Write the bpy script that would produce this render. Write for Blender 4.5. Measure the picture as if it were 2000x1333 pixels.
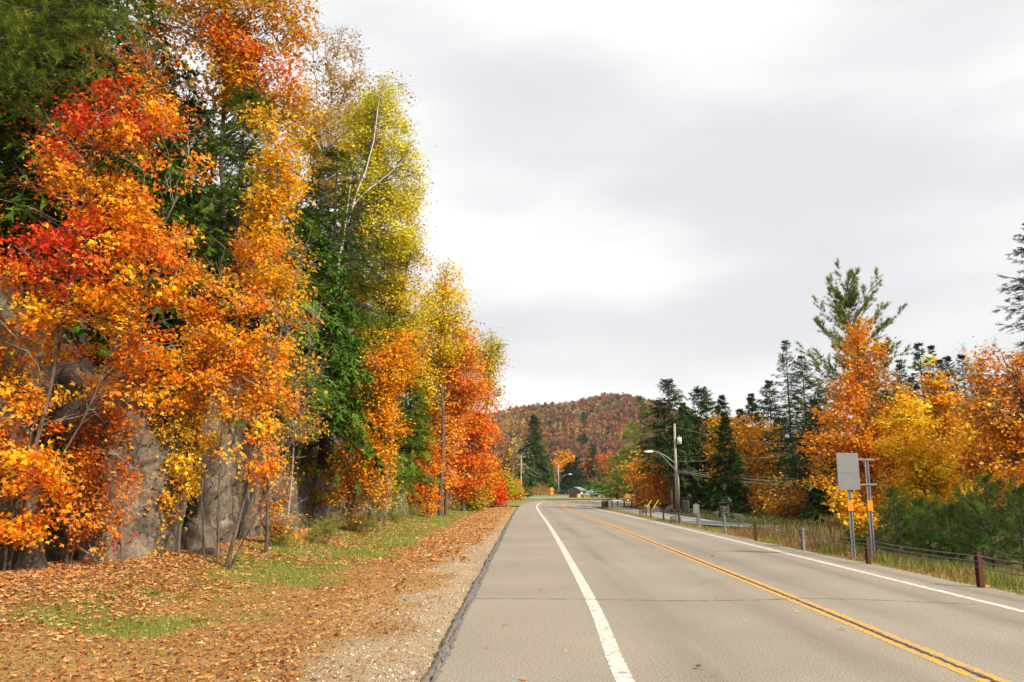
import bpy, math
import numpy as np

# ------------------------------------------------------------------ camera, sky, sun, exposure
scene = bpy.context.scene
for o in list(bpy.data.objects):
    bpy.data.objects.remove(o)
CAM_Z, FOCAL = 2.0, 1600.0
PITCH = math.atan((957 - 666.5) / FOCAL)
cam_data = bpy.data.cameras.new("camera")
cam_data.sensor_width = 36.0
cam_data.lens = FOCAL / 2000 * 36.0
cam_data.clip_start = 0.1
cam_data.clip_end = 9000.0
cam = bpy.data.objects.new("camera", cam_data)
cam.location = (0, 0, CAM_Z)
cam.rotation_euler = (math.pi / 2 + PITCH, 0, 0)
scene.collection.objects.link(cam)
scene.camera = cam

SUN_AZ, SUN_EL = math.radians(132), math.radians(38)   # azimuth clockwise from +Y
SUN_DIR = (math.sin(SUN_AZ) * math.cos(SUN_EL), math.cos(SUN_AZ) * math.cos(SUN_EL), math.sin(SUN_EL))
world = bpy.data.worlds.new("World")
scene.world = world
world.use_nodes = True
nt = world.node_tree
nt.nodes.clear()
wout = nt.nodes.new("ShaderNodeOutputWorld")
sky = nt.nodes.new("ShaderNodeTexSky")
sky.sky_type = 'NISHITA'
sky.sun_disc = False
sky.sun_elevation = SUN_EL
sky.sun_rotation = SUN_AZ
bg_sky = nt.nodes.new("ShaderNodeBackground")
bg_sky.inputs["Strength"].default_value = 0.1
nt.links.new(sky.outputs[0], bg_sky.inputs[0])
tc = nt.nodes.new("ShaderNodeTexCoord")
mp = nt.nodes.new("ShaderNodeMapping")
mp.inputs["Scale"].default_value = (1.0, 1.0, 3.4)
mp.inputs["Location"].default_value = (-5.314, 7.9376, 3.4316)
nt.links.new(tc.outputs["Generated"], mp.inputs[0])
n1 = nt.nodes.new("ShaderNodeTexNoise")
n1.inputs["Scale"].default_value = 1.9
n1.inputs["Detail"].default_value = 5.0
n1.inputs["Roughness"].default_value = 0.42
n1.inputs["Distortion"].default_value = 0.1
nt.links.new(mp.outputs[0], n1.inputs[0])
cr = nt.nodes.new("ShaderNodeValToRGB")
cr.color_ramp.interpolation = 'EASE'
cr.color_ramp.elements[0].position = 0.30
cr.color_ramp.elements[0].color = (0.635, 0.64, 0.655, 1)
cr.color_ramp.elements[1].position = 0.60
cr.color_ramp.elements[1].color = (0.86, 0.86, 0.86, 1)
nt.links.new(n1.outputs[0], cr.inputs[0])
bg_cloud = nt.nodes.new("ShaderNodeBackground")
bg_cloud.inputs["Strength"].default_value = 1.06
nt.links.new(cr.outputs[0], bg_cloud.inputs[0])
mixs = nt.nodes.new("ShaderNodeMixShader")
mixs.inputs[0].default_value = 0.93
nt.links.new(bg_sky.outputs[0], mixs.inputs[1])
nt.links.new(bg_cloud.outputs[0], mixs.inputs[2])
nt.links.new(mixs.outputs[0], wout.inputs[0])

sun_data = bpy.data.lights.new("sun", 'SUN')
sun_data.energy = 4.8
sun_data.angle = math.radians(3.0)
sun_data.color = (1.0, 0.91, 0.76)
sun = bpy.data.objects.new("sun", sun_data)
sun.rotation_euler = (math.pi / 2 - SUN_EL, 0, math.pi - SUN_AZ)
scene.collection.objects.link(sun)

scene.view_settings.view_transform = 'Standard'
scene.view_settings.look = 'None'
scene.view_settings.gamma = 1.0
scene.view_settings.use_curve_mapping = False
scene.view_settings.exposure = 0.30
scene.cycles.max_bounces = 6
scene.cycles.diffuse_bounces = 3
scene.cycles.transmission_bounces = 4
scene.cycles.use_denoising = True

# ------------------------------------------------------------------ helpers
rng = np.random.default_rng(11)
C = scene.collection
CP, SP = math.cos(PITCH), math.sin(PITCH)


def at(px, py, Y):
    """world point at forward distance Y that the photograph shows at (px, py)"""
    a, b = (px - 1000) / FOCAL, (666.5 - py) / FOCAL
    t = Y / (CP - b * SP)
    return np.array([a * t, Y, CAM_Z + (b * CP + SP) * t])


def wx(px, Y):
    return at(px, 957, Y)[0]


def lin(h):
    h = h.lstrip('#')
    v = np.array([int(h[i:i + 2], 16) / 255 for i in (0, 2, 4)])
    return np.where(v <= 0.04045, v / 12.92, ((v + 0.055) / 1.055) ** 2.4)


def norm(v):
    return v / np.maximum(np.linalg.norm(v, axis=-1, keepdims=True), 1e-9)


def _hash(ix, iy, iz, seed):
    n = (ix * 374761393 + iy * 668265263 + iz * 2147483647 + seed * 974634257) & 0xffffffff
    n = ((n ^ (n >> 13)) * 1274126177) & 0xffffffff
    n = n ^ (n >> 16)
    return (n & 0xffff) / 65535.0


def vnoise(p, seed=0):
    """value noise in 0..1 for an (n,3) array"""
    p = np.asarray(p, float)
    i = np.floor(p).astype(np.int64)
    f = p - i
    f = f * f * (3 - 2 * f)
    out = 0
    for dx in (0, 1):
        for dy in (0, 1):
            for dz in (0, 1):
                w = (f[:, 0] if dx else 1 - f[:, 0]) * (f[:, 1] if dy else 1 - f[:, 1]) * (f[:, 2] if dz else 1 - f[:, 2])
                out = out + w * _hash(i[:, 0] + dx, i[:, 1] + dy, i[:, 2] + dz, seed)
    return out


def fbm(p, seed=0, octaves=4):
    p = np.asarray(p, float)
    a, s, tot = 0.5, 0, 0
    for k in range(octaves):
        s = s + a * vnoise(p * 2 ** k + 17.3 * k, seed + k)
        tot += a
        a *= 0.5
    return s / tot


def sstep(x):
    x = np.clip(x, 0, 1)
    return x * x * (3 - 2 * x)


class MB:
    """collects vertices, faces of any size, point colours and material slots; build() links them as one mesh object"""

    def __init__(self):
        self.v, self.n, self.lv, self.lt, self.c, self.m, self.sm = [], 0, [], [], [], [], []

    def add(self, verts, faces, col=None, mat=0, smooth=False):
        verts = np.asarray(verts, float).reshape(-1, 3)
        if isinstance(faces, np.ndarray):
            self.lv.append((faces + self.n).ravel())
            self.lt.append(np.full(len(faces), faces.shape[1]))
            nf = len(faces)
        else:
            self.lv.append(np.array([i for f in faces for i in f]) + self.n)
            self.lt.append(np.array([len(f) for f in faces]))
            nf = len(faces)
        if col is None:
            col = np.ones((len(verts), 3)) * 0.5
        col = np.broadcast_to(np.asarray(col, float), (len(verts), 3))
        self.c.append(col)
        self.m.append(np.full(nf, mat))
        self.sm.append(np.full(nf, smooth))
        self.v.append(verts)
        self.n += len(verts)
        return self

    def box(self, c, s, rz=0.0, col=None, mat=0):
        x, y, z = np.array(s) / 2
        v = np.array([(-x, -y, -z), (x, -y, -z), (x, y, -z), (-x, y, -z), (-x, -y, z), (x, -y, z), (x, y, z), (-x, y, z)])
        ca, sa = math.cos(rz), math.sin(rz)
        v = v @ np.array([[ca, sa, 0], [-sa, ca, 0], [0, 0, 1]]) + np.array(c)
        f = np.array([(0, 3, 2, 1), (4, 5, 6, 7), (0, 1, 5, 4), (1, 2, 6, 5), (2, 3, 7, 6), (3, 0, 4, 7)])
        return self.add(v, f, col, mat)

    def tube(self, pts, rad, m=8, col=None, mat=0, cap=True):
        pts = np.asarray(pts, float)
        rad = np.broadcast_to(np.asarray(rad, float), (len(pts),))
        v, f = tubes(pts[None], rad[None], m)
        self.add(v, f, col, mat, True)
        if cap:
            k = len(pts)
            self.lv.append(np.array(list(range(m))[::-1]) + self.n - len(v)); self.lt.append(np.array([m])); self.m.append(np.array([mat])); self.sm.append(np.array([False]))
            self.lv.append(np.array(range((k - 1) * m, k * m)) + self.n - len(v)); self.lt.append(np.array([m])); self.m.append(np.array([mat])); self.sm.append(np.array([False]))
        return self

    def mesh(self, name, mats):
        me = bpy.data.meshes.new(name)
        v = np.concatenate(self.v).astype(np.float32)
        lv = np.concatenate(self.lv).astype(np.int32)
        lt = np.concatenate(self.lt).astype(np.int32)
        me.vertices.add(len(v)); me.vertices.foreach_set("co", v.ravel())
        me.loops.add(len(lv)); me.loops.foreach_set("vertex_index", lv)
        me.polygons.add(len(lt))
        ls = np.zeros(len(lt), np.int32); ls[1:] = np.cumsum(lt)[:-1]
        me.polygons.foreach_set("loop_start", ls)
        me.polygons.foreach_set("loop_total", lt)
        me.polygons.foreach_set("material_index", np.concatenate(self.m).astype(np.int32))
        me.polygons.foreach_set("use_smooth", np.concatenate(self.sm))
        ca = me.color_attributes.new("col", 'FLOAT_COLOR', 'POINT')
        c4 = np.ones((len(v), 4), np.float32); c4[:, :3] = np.concatenate(self.c)
        ca.data.foreach_set("color", c4.ravel())
        for m in (mats if isinstance(mats, (list, tuple)) else [mats]):
            me.materials.append(m)
        me.update(calc_edges=True)
        return me

    def build(self, name, mats, parent=None, kind=None):
        o = bpy.data.objects.new(name, self.mesh(name, mats))
        C.objects.link(o)
        if parent is not None:
            o.parent = parent
            o.matrix_parent_inverse = parent.matrix_basis.inverted()
        if kind:
            o["kind"] = kind
        return o


def tag(o, label, cat=None, group=None, kind=None):
    o["label"] = label
    if cat: o["category"] = cat
    if group: o["group"] = group
    if kind: o["kind"] = kind
    return o


def thing(name, label, cat, loc=(0, 0, 0), group=None):
    o = bpy.data.objects.new(name, None)
    o.empty_display_size = 0.2
    o.location = tuple(float(q) for q in loc)
    C.objects.link(o)
    return tag(o, label, cat, group)


def tubes(P, R, m=4):
    """n polylines of k points (n,k,3) with radii (n,k) -> vertices, quads"""
    n, k, _ = P.shape
    T = norm(np.gradient(P, axis=1))
    ref = np.where(np.abs(T[..., 2:3]) > 0.9, np.array([1.0, 0, 0]), np.array([0, 0, 1.0]))
    U = norm(np.cross(T, ref)); V = np.cross(T, U)
    a = np.linspace(0, 2 * np.pi, m, endpoint=False)
    verts = P[:, :, None] + R[:, :, None, None] * (U[:, :, None] * np.cos(a)[:, None] + V[:, :, None] * np.sin(a)[:, None])
    idx = np.arange(n * k * m).reshape(n, k, m)
    nx = np.roll(idx, -1, axis=2)
    f = np.stack([idx[:, :-1], nx[:, :-1], nx[:, 1:], idx[:, 1:]], -1).reshape(-1, 4)
    return verts.reshape(-1, 3), f


def frames(d, up=None, jit=0.0):
    d = norm(d)
    if up is None:
        up = np.broadcast_to(np.array([0, 0, 1.0]), d.shape)
    up = up + jit * rng.normal(size=d.shape)
    r = norm(np.cross(d, up)); n = np.cross(r, d)
    return np.stack([r, d, n], -1)          # columns: right, forward, normal


def scatter(mb, tv, tf, pos, fr, sc, col, mat=0):
    """copies of a template (vertices tv, faces tf of one size) into mb"""
    n, k = len(pos), len(tv)
    if n == 0: return
    sc = np.broadcast_to(np.asarray(sc, float), (n,))
    v = np.einsum('nij,kj->nki', fr, tv) * sc[:, None, None] + pos[:, None]
    f = (np.arange(n)[:, None, None] * k + tf[None]).reshape(-1, tf.shape[1])
    mb.add(v.reshape(-1, 3), f, np.repeat(col, k, axis=0), mat)


# ------------------------------------------------------------------ materials
def new_mat(name):
    m = bpy.data.materials.new(name)
    m.use_nodes = True
    t = m.node_tree
    b = t.nodes["Principled BSDF"]
    return m, t, b


def N(t, kind, **kw):
    n = t.nodes.new(kind)
    for k, v in kw.items():
        if k in n.inputs: n.inputs[k].default_value = v
        else: setattr(n, k, v)
    return n


def noise(t, scale, detail=4, rough=0.55, vec=None, dist=0.0):
    n = N(t, "ShaderNodeTexNoise", Scale=scale, Detail=detail, Roughness=rough, Distortion=dist)
    if vec is not None: t.links.new(vec, n.inputs["Vector"])
    return n.outputs[0]


def ramp(t, fac, *stops):
    r = t.nodes.new("ShaderNodeValToRGB")
    e = r.color_ramp.elements
    while len(e) < len(stops): e.new(0.5)
    for q, (p, c) in zip(e, stops):
        q.position = p
        c = lin(c) if isinstance(c, str) else ([c] * 3 if np.isscalar(c) else c)
        q.color = (*[float(x) for x in c], 1)
    t.links.new(fac, r.inputs[0])
    return r.outputs[0]


def mixc(t, fac, a, b, mode='MIX'):
    n = t.nodes.new("ShaderNodeMix")
    n.data_type = 'RGBA'; n.blend_type = mode
    for s, v in ((n.inputs[0], fac), (n.inputs[6], a), (n.inputs[7], b)):
        if isinstance(v, bpy.types.NodeSocket): t.links.new(v, s)
        elif np.isscalar(v): s.default_value = v
        else: s.default_value = (*[float(x) for x in v], 1)
    return n.outputs[2]


def bump(t, b, h, strength=0.4, dist=0.02):
    n = N(t, "ShaderNodeBump", Strength=strength, Distance=dist)
    t.links.new(h, n.inputs["Height"])
    t.links.new(n.outputs[0], b.inputs["Normal"])


def objvec(t):
    return t.nodes.new("ShaderNodeTexCoord").outputs["Object"]


def posvec(t):
    return t.nodes.new("ShaderNodeNewGeometry").outputs["Position"]


def attr(t, name="col"):
    return N(t, "ShaderNodeAttribute", attribute_name=name).outputs["Color"]


def plain(name, col, rough=0.6, metal=0.0, var=0.25, scale=6.0, bumps=0.0):
    """a painted or metal surface with slight mottling"""
    m, t, b = new_mat(name)
    c = lin(col) if isinstance(col, str) else np.array(col)
    v = posvec(t)
    t.links.new(ramp(t, noise(t, scale, 5, 0.6, v), (0.3, c * (1 - var)), (0.7, np.minimum(c * (1 + var * 0.6), 1))), b.inputs["Base Color"])
    b.inputs["Roughness"].default_value = rough
    b.inputs["Metallic"].default_value = metal
    if bumps: bump(t, b, noise(t, scale * 6, 3, 0.6, v), bumps, 0.01)
    return m


def leaf_material(name, trans=0.35, rough=0.55, spec=0.25):
    m, t, b = new_mat(name)
    c = attr(t)
    t.links.new(c, b.inputs["Base Color"])
    b.inputs["Roughness"].default_value = rough
    b.inputs["Specular IOR Level"].default_value = spec
    tr = t.nodes.new("ShaderNodeBsdfTranslucent")
    t.links.new(c, tr.inputs[0])
    mx = t.nodes.new("ShaderNodeMixShader"); mx.inputs[0].default_value = trans
    t.links.new(b.outputs[0], mx.inputs[1]); t.links.new(tr.outputs[0], mx.inputs[2])
    t.links.new(mx.outputs[0], t.nodes["Material Output"].inputs[0])
    return m


M_LEAF = leaf_material("leaf", 0.36, 0.55, 0.12)
M_NEEDLE = leaf_material("needle", 0.15, 0.65, 0.08)
M_GRASS = leaf_material("grass_blade", 0.3, 0.65, 0.15)
M_LITTER = leaf_material("dry_leaf", 0.12, 0.7, 0.15)


def bark(name, a, b_, scale=9.0):
    m, t, b = new_mat(name)
    v = posvec(t)
    mpn = N(t, "ShaderNodeMapping"); mpn.inputs["Scale"].default_value = (1, 1, 0.25)
    t.links.new(v, mpn.inputs[0])
    h = noise(t, scale, 6, 0.65, mpn.outputs[0])
    t.links.new(ramp(t, h, (0.35, a), (0.65, b_)), b.inputs["Base Color"])
    b.inputs["Roughness"].default_value = 0.85
    bump(t, b, h, 0.5, 0.02)
    return m


M_BARK = bark("maple_bark", '#3a3129', '#74675a')
M_BARK_DARK = bark("conifer_bark", '#2f2722', '#5f5248')
M_TWIG = bark("pale_twig_bark", '#7d7266', '#b5aa9c', 14)
m_, t_, b_ = new_mat("birch_bark")
v_ = posvec(t_)
mp_ = N(t_, "ShaderNodeMapping"); mp_.inputs["Scale"].default_value = (1, 1, 4)
t_.links.new(v_, mp_.inputs[0])
t_.links.new(ramp(t_, noise(t_, 3.0, 5, 0.6, mp_.outputs[0]), (0.30, '#3a332e'), (0.37, '#c9c0b2'), (0.7, '#e9e4da')), b_.inputs["Base Color"])
b_.inputs["Roughness"].default_value = 0.7
M_BIRCH = m_

# asphalt: pale aged aggregate, wheel tracks slightly greyer (col.r carries the position across the road)
m_, t_, b_ = new_mat("asphalt")
v_ = posvec(t_)
fine = noise(t_, 42, 4, 0.8, v_)
big = noise(t_, 0.25, 4, 0.55, v_)
base = ramp(t_, fine, (0.30, '#332f28'), (0.5, '#8f8474'), (0.68, '#d8cbb7'))
base = mixc(t_, 0.28, base, ramp(t_, big, (0.35, '#7f776c'), (0.65, '#a79d8f')))
mps = N(t_, "ShaderNodeMapping"); mps.inputs["Scale"].default_value = (1, 0.04, 1)
t_.links.new(v_, mps.inputs[0])
streak = noise(t_, 1.6, 4, 0.6, mps.outputs[0])
sep = t_.nodes.new("ShaderNodeSeparateColor"); t_.links.new(attr(t_), sep.inputs[0])
trk = t_.nodes.new("ShaderNodeMath"); trk.operation = 'MULTIPLY'
t_.links.new(sep.outputs[0], trk.inputs[0]); t_.links.new(ramp(t_, streak, (0.35, 0.15), (0.65, 1.0)), trk.inputs[1])
base = mixc(t_, trk.outputs[0], base, lin('#665f58'))
spots = noise(t_, 2.3, 6, 0.7, v_)
base = mixc(t_, ramp(t_, spots, (0.66, 0.0), (0.76, 0.45)), base, lin('#7b7268'))
t_.links.new(base, b_.inputs["Base Color"])
b_.inputs["Roughness"].default_value = 0.85
b_.inputs["Specular IOR Level"].default_value = 0.25
bump(t_, b_, noise(t_, 60, 3, 0.75, v_), 0.7, 0.01)
M_ASPHALT = m_
M_SIDE = plain("side_road_asphalt", '#8c8a88', 0.9, 0, 0.2, 8, 0.3)


def paint(name, col, under, thr):
    m, t, b = new_mat(name)
    v = posvec(t)
    mpn = N(t, "ShaderNodeMapping"); mpn.inputs["Scale"].default_value = (1.0, 0.8, 1)
    t.links.new(v, mpn.inputs[0])
    w = noise(t, 7.0, 8, 0.78, mpn.outputs[0])
    fine = noise(t, 45, 3, 0.7, v)
    c0 = mixc(t, 0.3, lin(col), ramp(t, fine, (0.3, lin(col) * 0.6), (0.65, np.minimum(lin(col) * 1.15, 1))))
    t.links.new(mixc(t, ramp(t, w, (thr, 0.0), (thr + 0.05, 1.0)), c0, lin(under)), b.inputs["Base Color"])
    b.inputs["Roughness"].default_value = 0.7
    bump(t, b, fine, 0.3, 0.004)
    return m


M_WHITE = paint("white_road_paint", '#cfc8bb', '#8f867a', 0.53)
M_YELLOW = paint("yellow_road_paint", '#dc9c2c', '#8e857a', 0.51)
M_TAR = plain("tar_seal", '#4a4744', 0.8, 0, 0.5, 14, 0.5)
M_CRACK = plain("crack", '#4f4841', 0.95, 0, 0.3, 20)
M_BERM = plain("asphalt_berm", '#716a64', 0.9, 0, 0.45, 9, 0.8)

# rock
m_, t_, b_ = new_mat("granite_rock")
v_ = posvec(t_)
r1 = noise(t_, 0.9, 7, 0.62, v_, 0.6)
r2 = noise(t_, 7.0, 9, 0.75, v_)
mpr = N(t_, "ShaderNodeMapping"); mpr.inputs["Scale"].default_value = (1, 1, 0.5)
t_.links.new(v_, mpr.inputs[0])
drip = noise(t_, 2.2, 6, 0.65, mpr.outputs[0])
base = ramp(t_, r1, (0.30, '#352d26'), (0.46, '#6e604f'), (0.60, '#9c8c76'), (0.8, '#5f5143'))
base = mixc(t_, 0.42, base, ramp(t_, r2, (0.36, '#2f2923'), (0.64, '#c4b59e')))
base = mixc(t_, ramp(t_, drip, (0.54, 0.0), (0.68, 0.75)), base, lin('#3d3a34'))
base = mixc(t_, ramp(t_, noise(t_, 0.7, 5, 0.6, v_), (0.60, 0.0), (0.7, 0.4)), base, lin('#8a5648'))
base = mixc(t_, ramp(t_, noise(t_, 1.7, 5, 0.7, v_), (0.60, 0.0), (0.72, 0.55)), base, lin('#67693f'))
vw = N(t_, "ShaderNodeTexNoise", Scale=1.3, Detail=4, Roughness=0.6)
t_.links.new(v_, vw.inputs["Vector"])
vadd = t_.nodes.new("ShaderNodeVectorMath"); vadd.operation = 'MULTIPLY_ADD'
t_.links.new(vw.outputs[1], vadd.inputs[0]); vadd.inputs[1].default_value = (0.9, 0.9, 0.5); t_.links.new(v_, vadd.inputs[2])
vor = N(t_, "ShaderNodeTexVoronoi", feature='DISTANCE_TO_EDGE', Scale=0.95)
t_.links.new(vadd.outputs[0], vor.inputs["Vector"])
gapm = t_.nodes.new("ShaderNodeMath"); gapm.operation = 'ADD'
t_.links.new(vor.outputs[0], gapm.inputs[0]); t_.links.new(ramp(t_, noise(t_, 1.1, 3, 0.6, v_), (0.45, 0.0), (0.6, 0.06)), gapm.inputs[1])
crk = ramp(t_, gapm.outputs[0], (0.0, 0.0), (0.016, 1.0))
cell = N(t_, "ShaderNodeTexVoronoi", feature='F1', Scale=0.95)
t_.links.new(vadd.outputs[0], cell.inputs["Vector"])
base = mixc(t_, 1.0, base, ramp(t_, noise(t_, 2.5, 3, 0.5, cell.outputs["Position"]), (0.3, 0.72), (0.7, 1.2)), 'MULTIPLY')
base = mixc(t_, crk, lin('#3a342d'), base)
t_.links.new(base, b_.inputs["Base Color"])
b_.inputs["Roughness"].default_value = 0.9
vor2 = N(t_, "ShaderNodeTexVoronoi", feature='DISTANCE_TO_EDGE', Scale=2.7)
t_.links.new(vadd.outputs[0], vor2.inputs["Vector"])
gap2 = t_.nodes.new("ShaderNodeMath"); gap2.operation = 'ADD'
t_.links.new(vor2.outputs[0], gap2.inputs[0]); t_.links.new(ramp(t_, noise(t_, 1.7, 3, 0.6, v_), (0.42, 0.0), (0.55, 0.1)), gap2.inputs[1])
crk2 = ramp(t_, gap2.outputs[0], (0.0, 0.25), (0.03, 1.0))
cell2 = N(t_, "ShaderNodeTexVoronoi", feature='F1', Scale=2.7)
t_.links.new(vadd.outputs[0], cell2.inputs["Vector"])
c2 = ramp(t_, noise(t_, 3.5, 2, 0.5, cell2.outputs["Position"]), (0.3, 0.7), (0.7, 1.25))
base = mixc(t_, 1.0, mixc(t_, 1.0, base, c2, 'MULTIPLY'), crk2, 'MULTIPLY')
t_.links.new(base, b_.inputs["Base Color"])
hmix = t_.nodes.new("ShaderNodeMath"); hmix.operation = 'MULTIPLY_ADD'
t_.links.new(crk, hmix.inputs[0]); hmix.inputs[1].default_value = 0.6; t_.links.new(mixc(t_, 0.45, noise(t_, 7.0, 11, 0.76, v_), c2), hmix.inputs[2])
bump(t_, b_, hmix.outputs[0], 1.0, 0.22)
M_ROCK = m_
M_BOULDER = plain("grey_boulder", '#766e66', 0.9, 0, 0.35, 5, 0.6)
M_TANROCK = plain("tan_boulder", '#b59e80', 0.9, 0, 0.3, 5, 0.6)


def soil(name, vc=True, stops=None):
    m, t, b = new_mat(name)
    v = posvec(t)
    fine = noise(t, 30, 6, 0.8, v)
    base = mixc(t, 1.0, attr(t), ramp(t, fine, (0.3, 0.22), (0.48, 0.85), (0.68, 1.5)), 'MULTIPLY')
    base = mixc(t, 0.35, base, mixc(t, 1.0, attr(t), ramp(t, noise(t, 5, 6, 0.7, v), (0.3, 0.6), (0.7, 1.3)), 'MULTIPLY'))
    t.links.new(base, b.inputs["Base Color"])
    b.inputs["Roughness"].default_value = 0.95
    b.inputs["Specular IOR Level"].default_value = 0.1
    bump(t, b, fine, 0.8, 0.03)
    return m


M_SOIL = soil("verge_soil")
M_POST_RUST = plain("rusty_steel", '#5a3420', 0.85, 0.1, 0.4, 12, 0.3)
M_GALV = plain("galvanised_steel", '#8d9196', 0.5, 0.5, 0.2, 10)
M_SIGNBACK = plain("aluminium_sign_back", '#7c7c7b', 0.6, 0.1, 0.12, 3.0)
M_POLE = bark("weathered_pole_wood", '#8b8178', '#bdb4a9', 12)
M_CABLE = plain("steel_cable", '#6f6a66', 0.6, 0.4, 0.2, 10)
M_WIRE = plain("black_wire", '#8e8c8a', 0.6, 0, 0.1, 5)
M_ORANGE = plain("orange_reflector", '#f08a14', 0.5, 0, 0.1, 12)
M_YSIGN = plain("yellow_sign_face", '#e0901c', 0.5, 0, 0.1, 6)
M_BLACK = plain("black_paint", '#1a1918', 0.5, 0, 0.3, 10)
M_WHITEP = plain("white_enamel", '#dfe0de', 0.4, 0, 0.08, 6)
M_REDP = plain("red_enamel", '#c4382c', 0.4, 0, 0.1, 6)
M_YGUARD = plain("yellow_guy_guard", '#c9a92a', 0.5, 0, 0.15, 8)

# ------------------------------------------------------------------ terrain
def cliff_h(y):
    return np.interp(y, [-40, 14, 36, 52, 78, 100, 118, 135, 160], [5.5, 6.6, 6.2, 5.2, 4.4, 3.0, 1.6, 0.5, 0.0])


def ridge(x):
    s = np.where(x < 125, 340.0, 135.0)
    return 20 + 82 * np.exp(-((x - 125) / s) ** 2) + 8 * np.exp(-((x - 130) / 60) ** 2) + 2.0 * np.sin(x / 17.0 + 0.6)


def terrain(x, y):
    x, y = np.asarray(x, float), np.asarray(y, float)
    z = np.full(np.broadcast(x, y).shape, -0.08)
    left = sstep((-x - 11.4) / 1.6)
    z = z + left * cliff_h(y) + np.clip(-x - 12, 0, 40) * 0.22 * left * np.clip(1 - (y - 100) / 120, 0, 1)
    z = z + 0.33 * sstep((y - 112) / 14)
    z = z - 0.35 * (sstep((x + 10.4) / 0.8) * (1 - sstep((x - 14) / 2))) * (1 - sstep((y - 108) / 14))
    # low rocky bank beside the parking lot
    z = z + 3.4 * sstep((13.5 - x) / 7) * sstep((y - 208) / 30) * (1 - sstep((y - 330) / 60))
    # wooded hill
    z = z + ridge(x) * sstep((y - 340) / 760) * (1 - 0.4 * sstep((y - 1150) / 900))
    z = z - 0.35 * sstep((x - 15) / 10) * (1 - sstep((y - 95) / 20))
    z = z + 0.12 * (vnoise(np.stack([x, y, 0 * x], -1).reshape(-1, 3) * 0.15, 5).reshape(x.shape) - 0.5) * sstep((np.abs(x - 3) - 12) / 6)
    return z


def warp(n, lo, hi, c, k):
    u = np.linspace(np.arcsinh((lo - c) / k), np.arcsinh((hi - c) / k), n)
    return c + k * np.sinh(u)


def grid_faces(nx, ny):
    i = np.arange(nx * ny).reshape(ny, nx)
    return np.stack([i[:-1, :-1], i[:-1, 1:], i[1:, 1:], i[1:, :-1]], -1).reshape(-1, 4)


gx_, gy_ = warp(130, -2600, 2600, -4, 14), warp(170, -120, 5200, 40, 60)
GX, GY = np.meshgrid(gx_, gy_)
GZ = terrain(GX, GY)
pts = np.stack([GX, GY, GZ], -1).reshape(-1, 3)
nz = fbm(pts * [0.09, 0.09, 0], 21)
floor_c = lin('#5a4630') * (1 - nz[:, None]) + lin('#6f6a34') * nz[:, None]
flat = (sstep((np.abs(pts[:, 0] - 20) - 70) / 30) * 0 + sstep((pts[:, 1] - 120) / 10) * (1 - sstep((pts[:, 1] - 330) / 30)))[:, None]
flat = flat * (1 - sstep((pts[:, 2:3] - .5) / .5) * (pts[:, 1:2] > 200))
gcol = floor_c * (1 - flat) + flat * (lin('#8a7a4e') * (1 - nz[:, None]) + lin('#6f8038') * nz[:, None])
ground = MB().add(pts, grid_faces(len(gx_), len(gy_)), gcol, 0, True).build("ground", M_SOIL, kind="structure")
tag(ground, "brown and green woodland ground stretching to the wooded hill")


# ------------------------------------------------------------------ road
def smooth_line(ctrl, step=0.5):
    """Catmull-Rom through (x, y, z) control points, resampled by length"""
    p = np.array([(*c, 0.0) if len(c) == 2 else c for c in ctrl], float)
    q = np.vstack([2 * p[0] - p[1], p, 2 * p[-1] - p[-2]])
    out = []
    for i in range(1, len(q) - 2):
        p0, p1, p2, p3 = q[i - 1], q[i], q[i + 1], q[i + 2]
        t0 = 0; t1 = t0 + np.linalg.norm(p1 - p0) ** 0.5; t2 = t1 + np.linalg.norm(p2 - p1) ** 0.5; t3 = t2 + np.linalg.norm(p3 - p2) ** 0.5
        t = np.linspace(t1, t2, 24, endpoint=False)[:, None]
        a1 = (t1 - t) / (t1 - t0) * p0 + (t - t0) / (t1 - t0) * p1
        a2 = (t2 - t) / (t2 - t1) * p1 + (t - t1) / (t2 - t1) * p2
        a3 = (t3 - t) / (t3 - t2) * p2 + (t - t2) / (t3 - t2) * p3
        b1 = (t2 - t) / (t2 - t0) * a1 + (t - t0) / (t2 - t0) * a2
        b2 = (t3 - t) / (t3 - t1) * a2 + (t - t1) / (t3 - t1) * a3
        out.append((t2 - t) / (t2 - t1) * b1 + (t - t1) / (t2 - t1) * b2)
    return np.vstack(out + [p[-1:]])


def resample(line, n=None, step=None):
    d = np.r_[0, np.cumsum(np.linalg.norm(np.diff(line, axis=0), axis=1))]
    s = np.linspace(0, d[-1], n) if n else np.arange(0, d[-1], step)
    return np.stack([np.interp(s, d, line[:, k]) for k in range(3)], -1)


L_EDGE = smooth_line([(-0.95, -8), (-0.86, 9.2), (-0.74, 17.5), (-0.49, 32.5), (0.0, 62.7), (0.65, 92, .04), (1.2, 103, .14), (2.2, 112, .36), (4.2, 118.2, .46), (8.5, 121, .47), (15, 122.5, .45), (60, 127, .45), (140, 138, .45)])
L_WHITE = smooth_line([(1.0, -8), (1.2, 9.2), (1.41, 14.3), (1.72, 27.2), (2.15, 50), (2.51, 77), (2.75, 92, .05), (3.05, 101, .14), (4.0, 110, .35), (5.75, 115, .42), (9, 117.5, .42), (14.9, 119, .4), (60, 123.5, .4), (140, 134, .4)])
YEL = smooth_line([(5.05, -8), (5.11, 9.2), (5.22, 14.3), (5.36, 27), (5.65, 57), (5.78, 80, .01), (5.9, 94, .06), (6.2, 101, .17), (7.4, 107, .26), (9.7, 111, .27), (20, 114, .22), (60, 118.5, .22), (140, 129, .22)])
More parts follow.
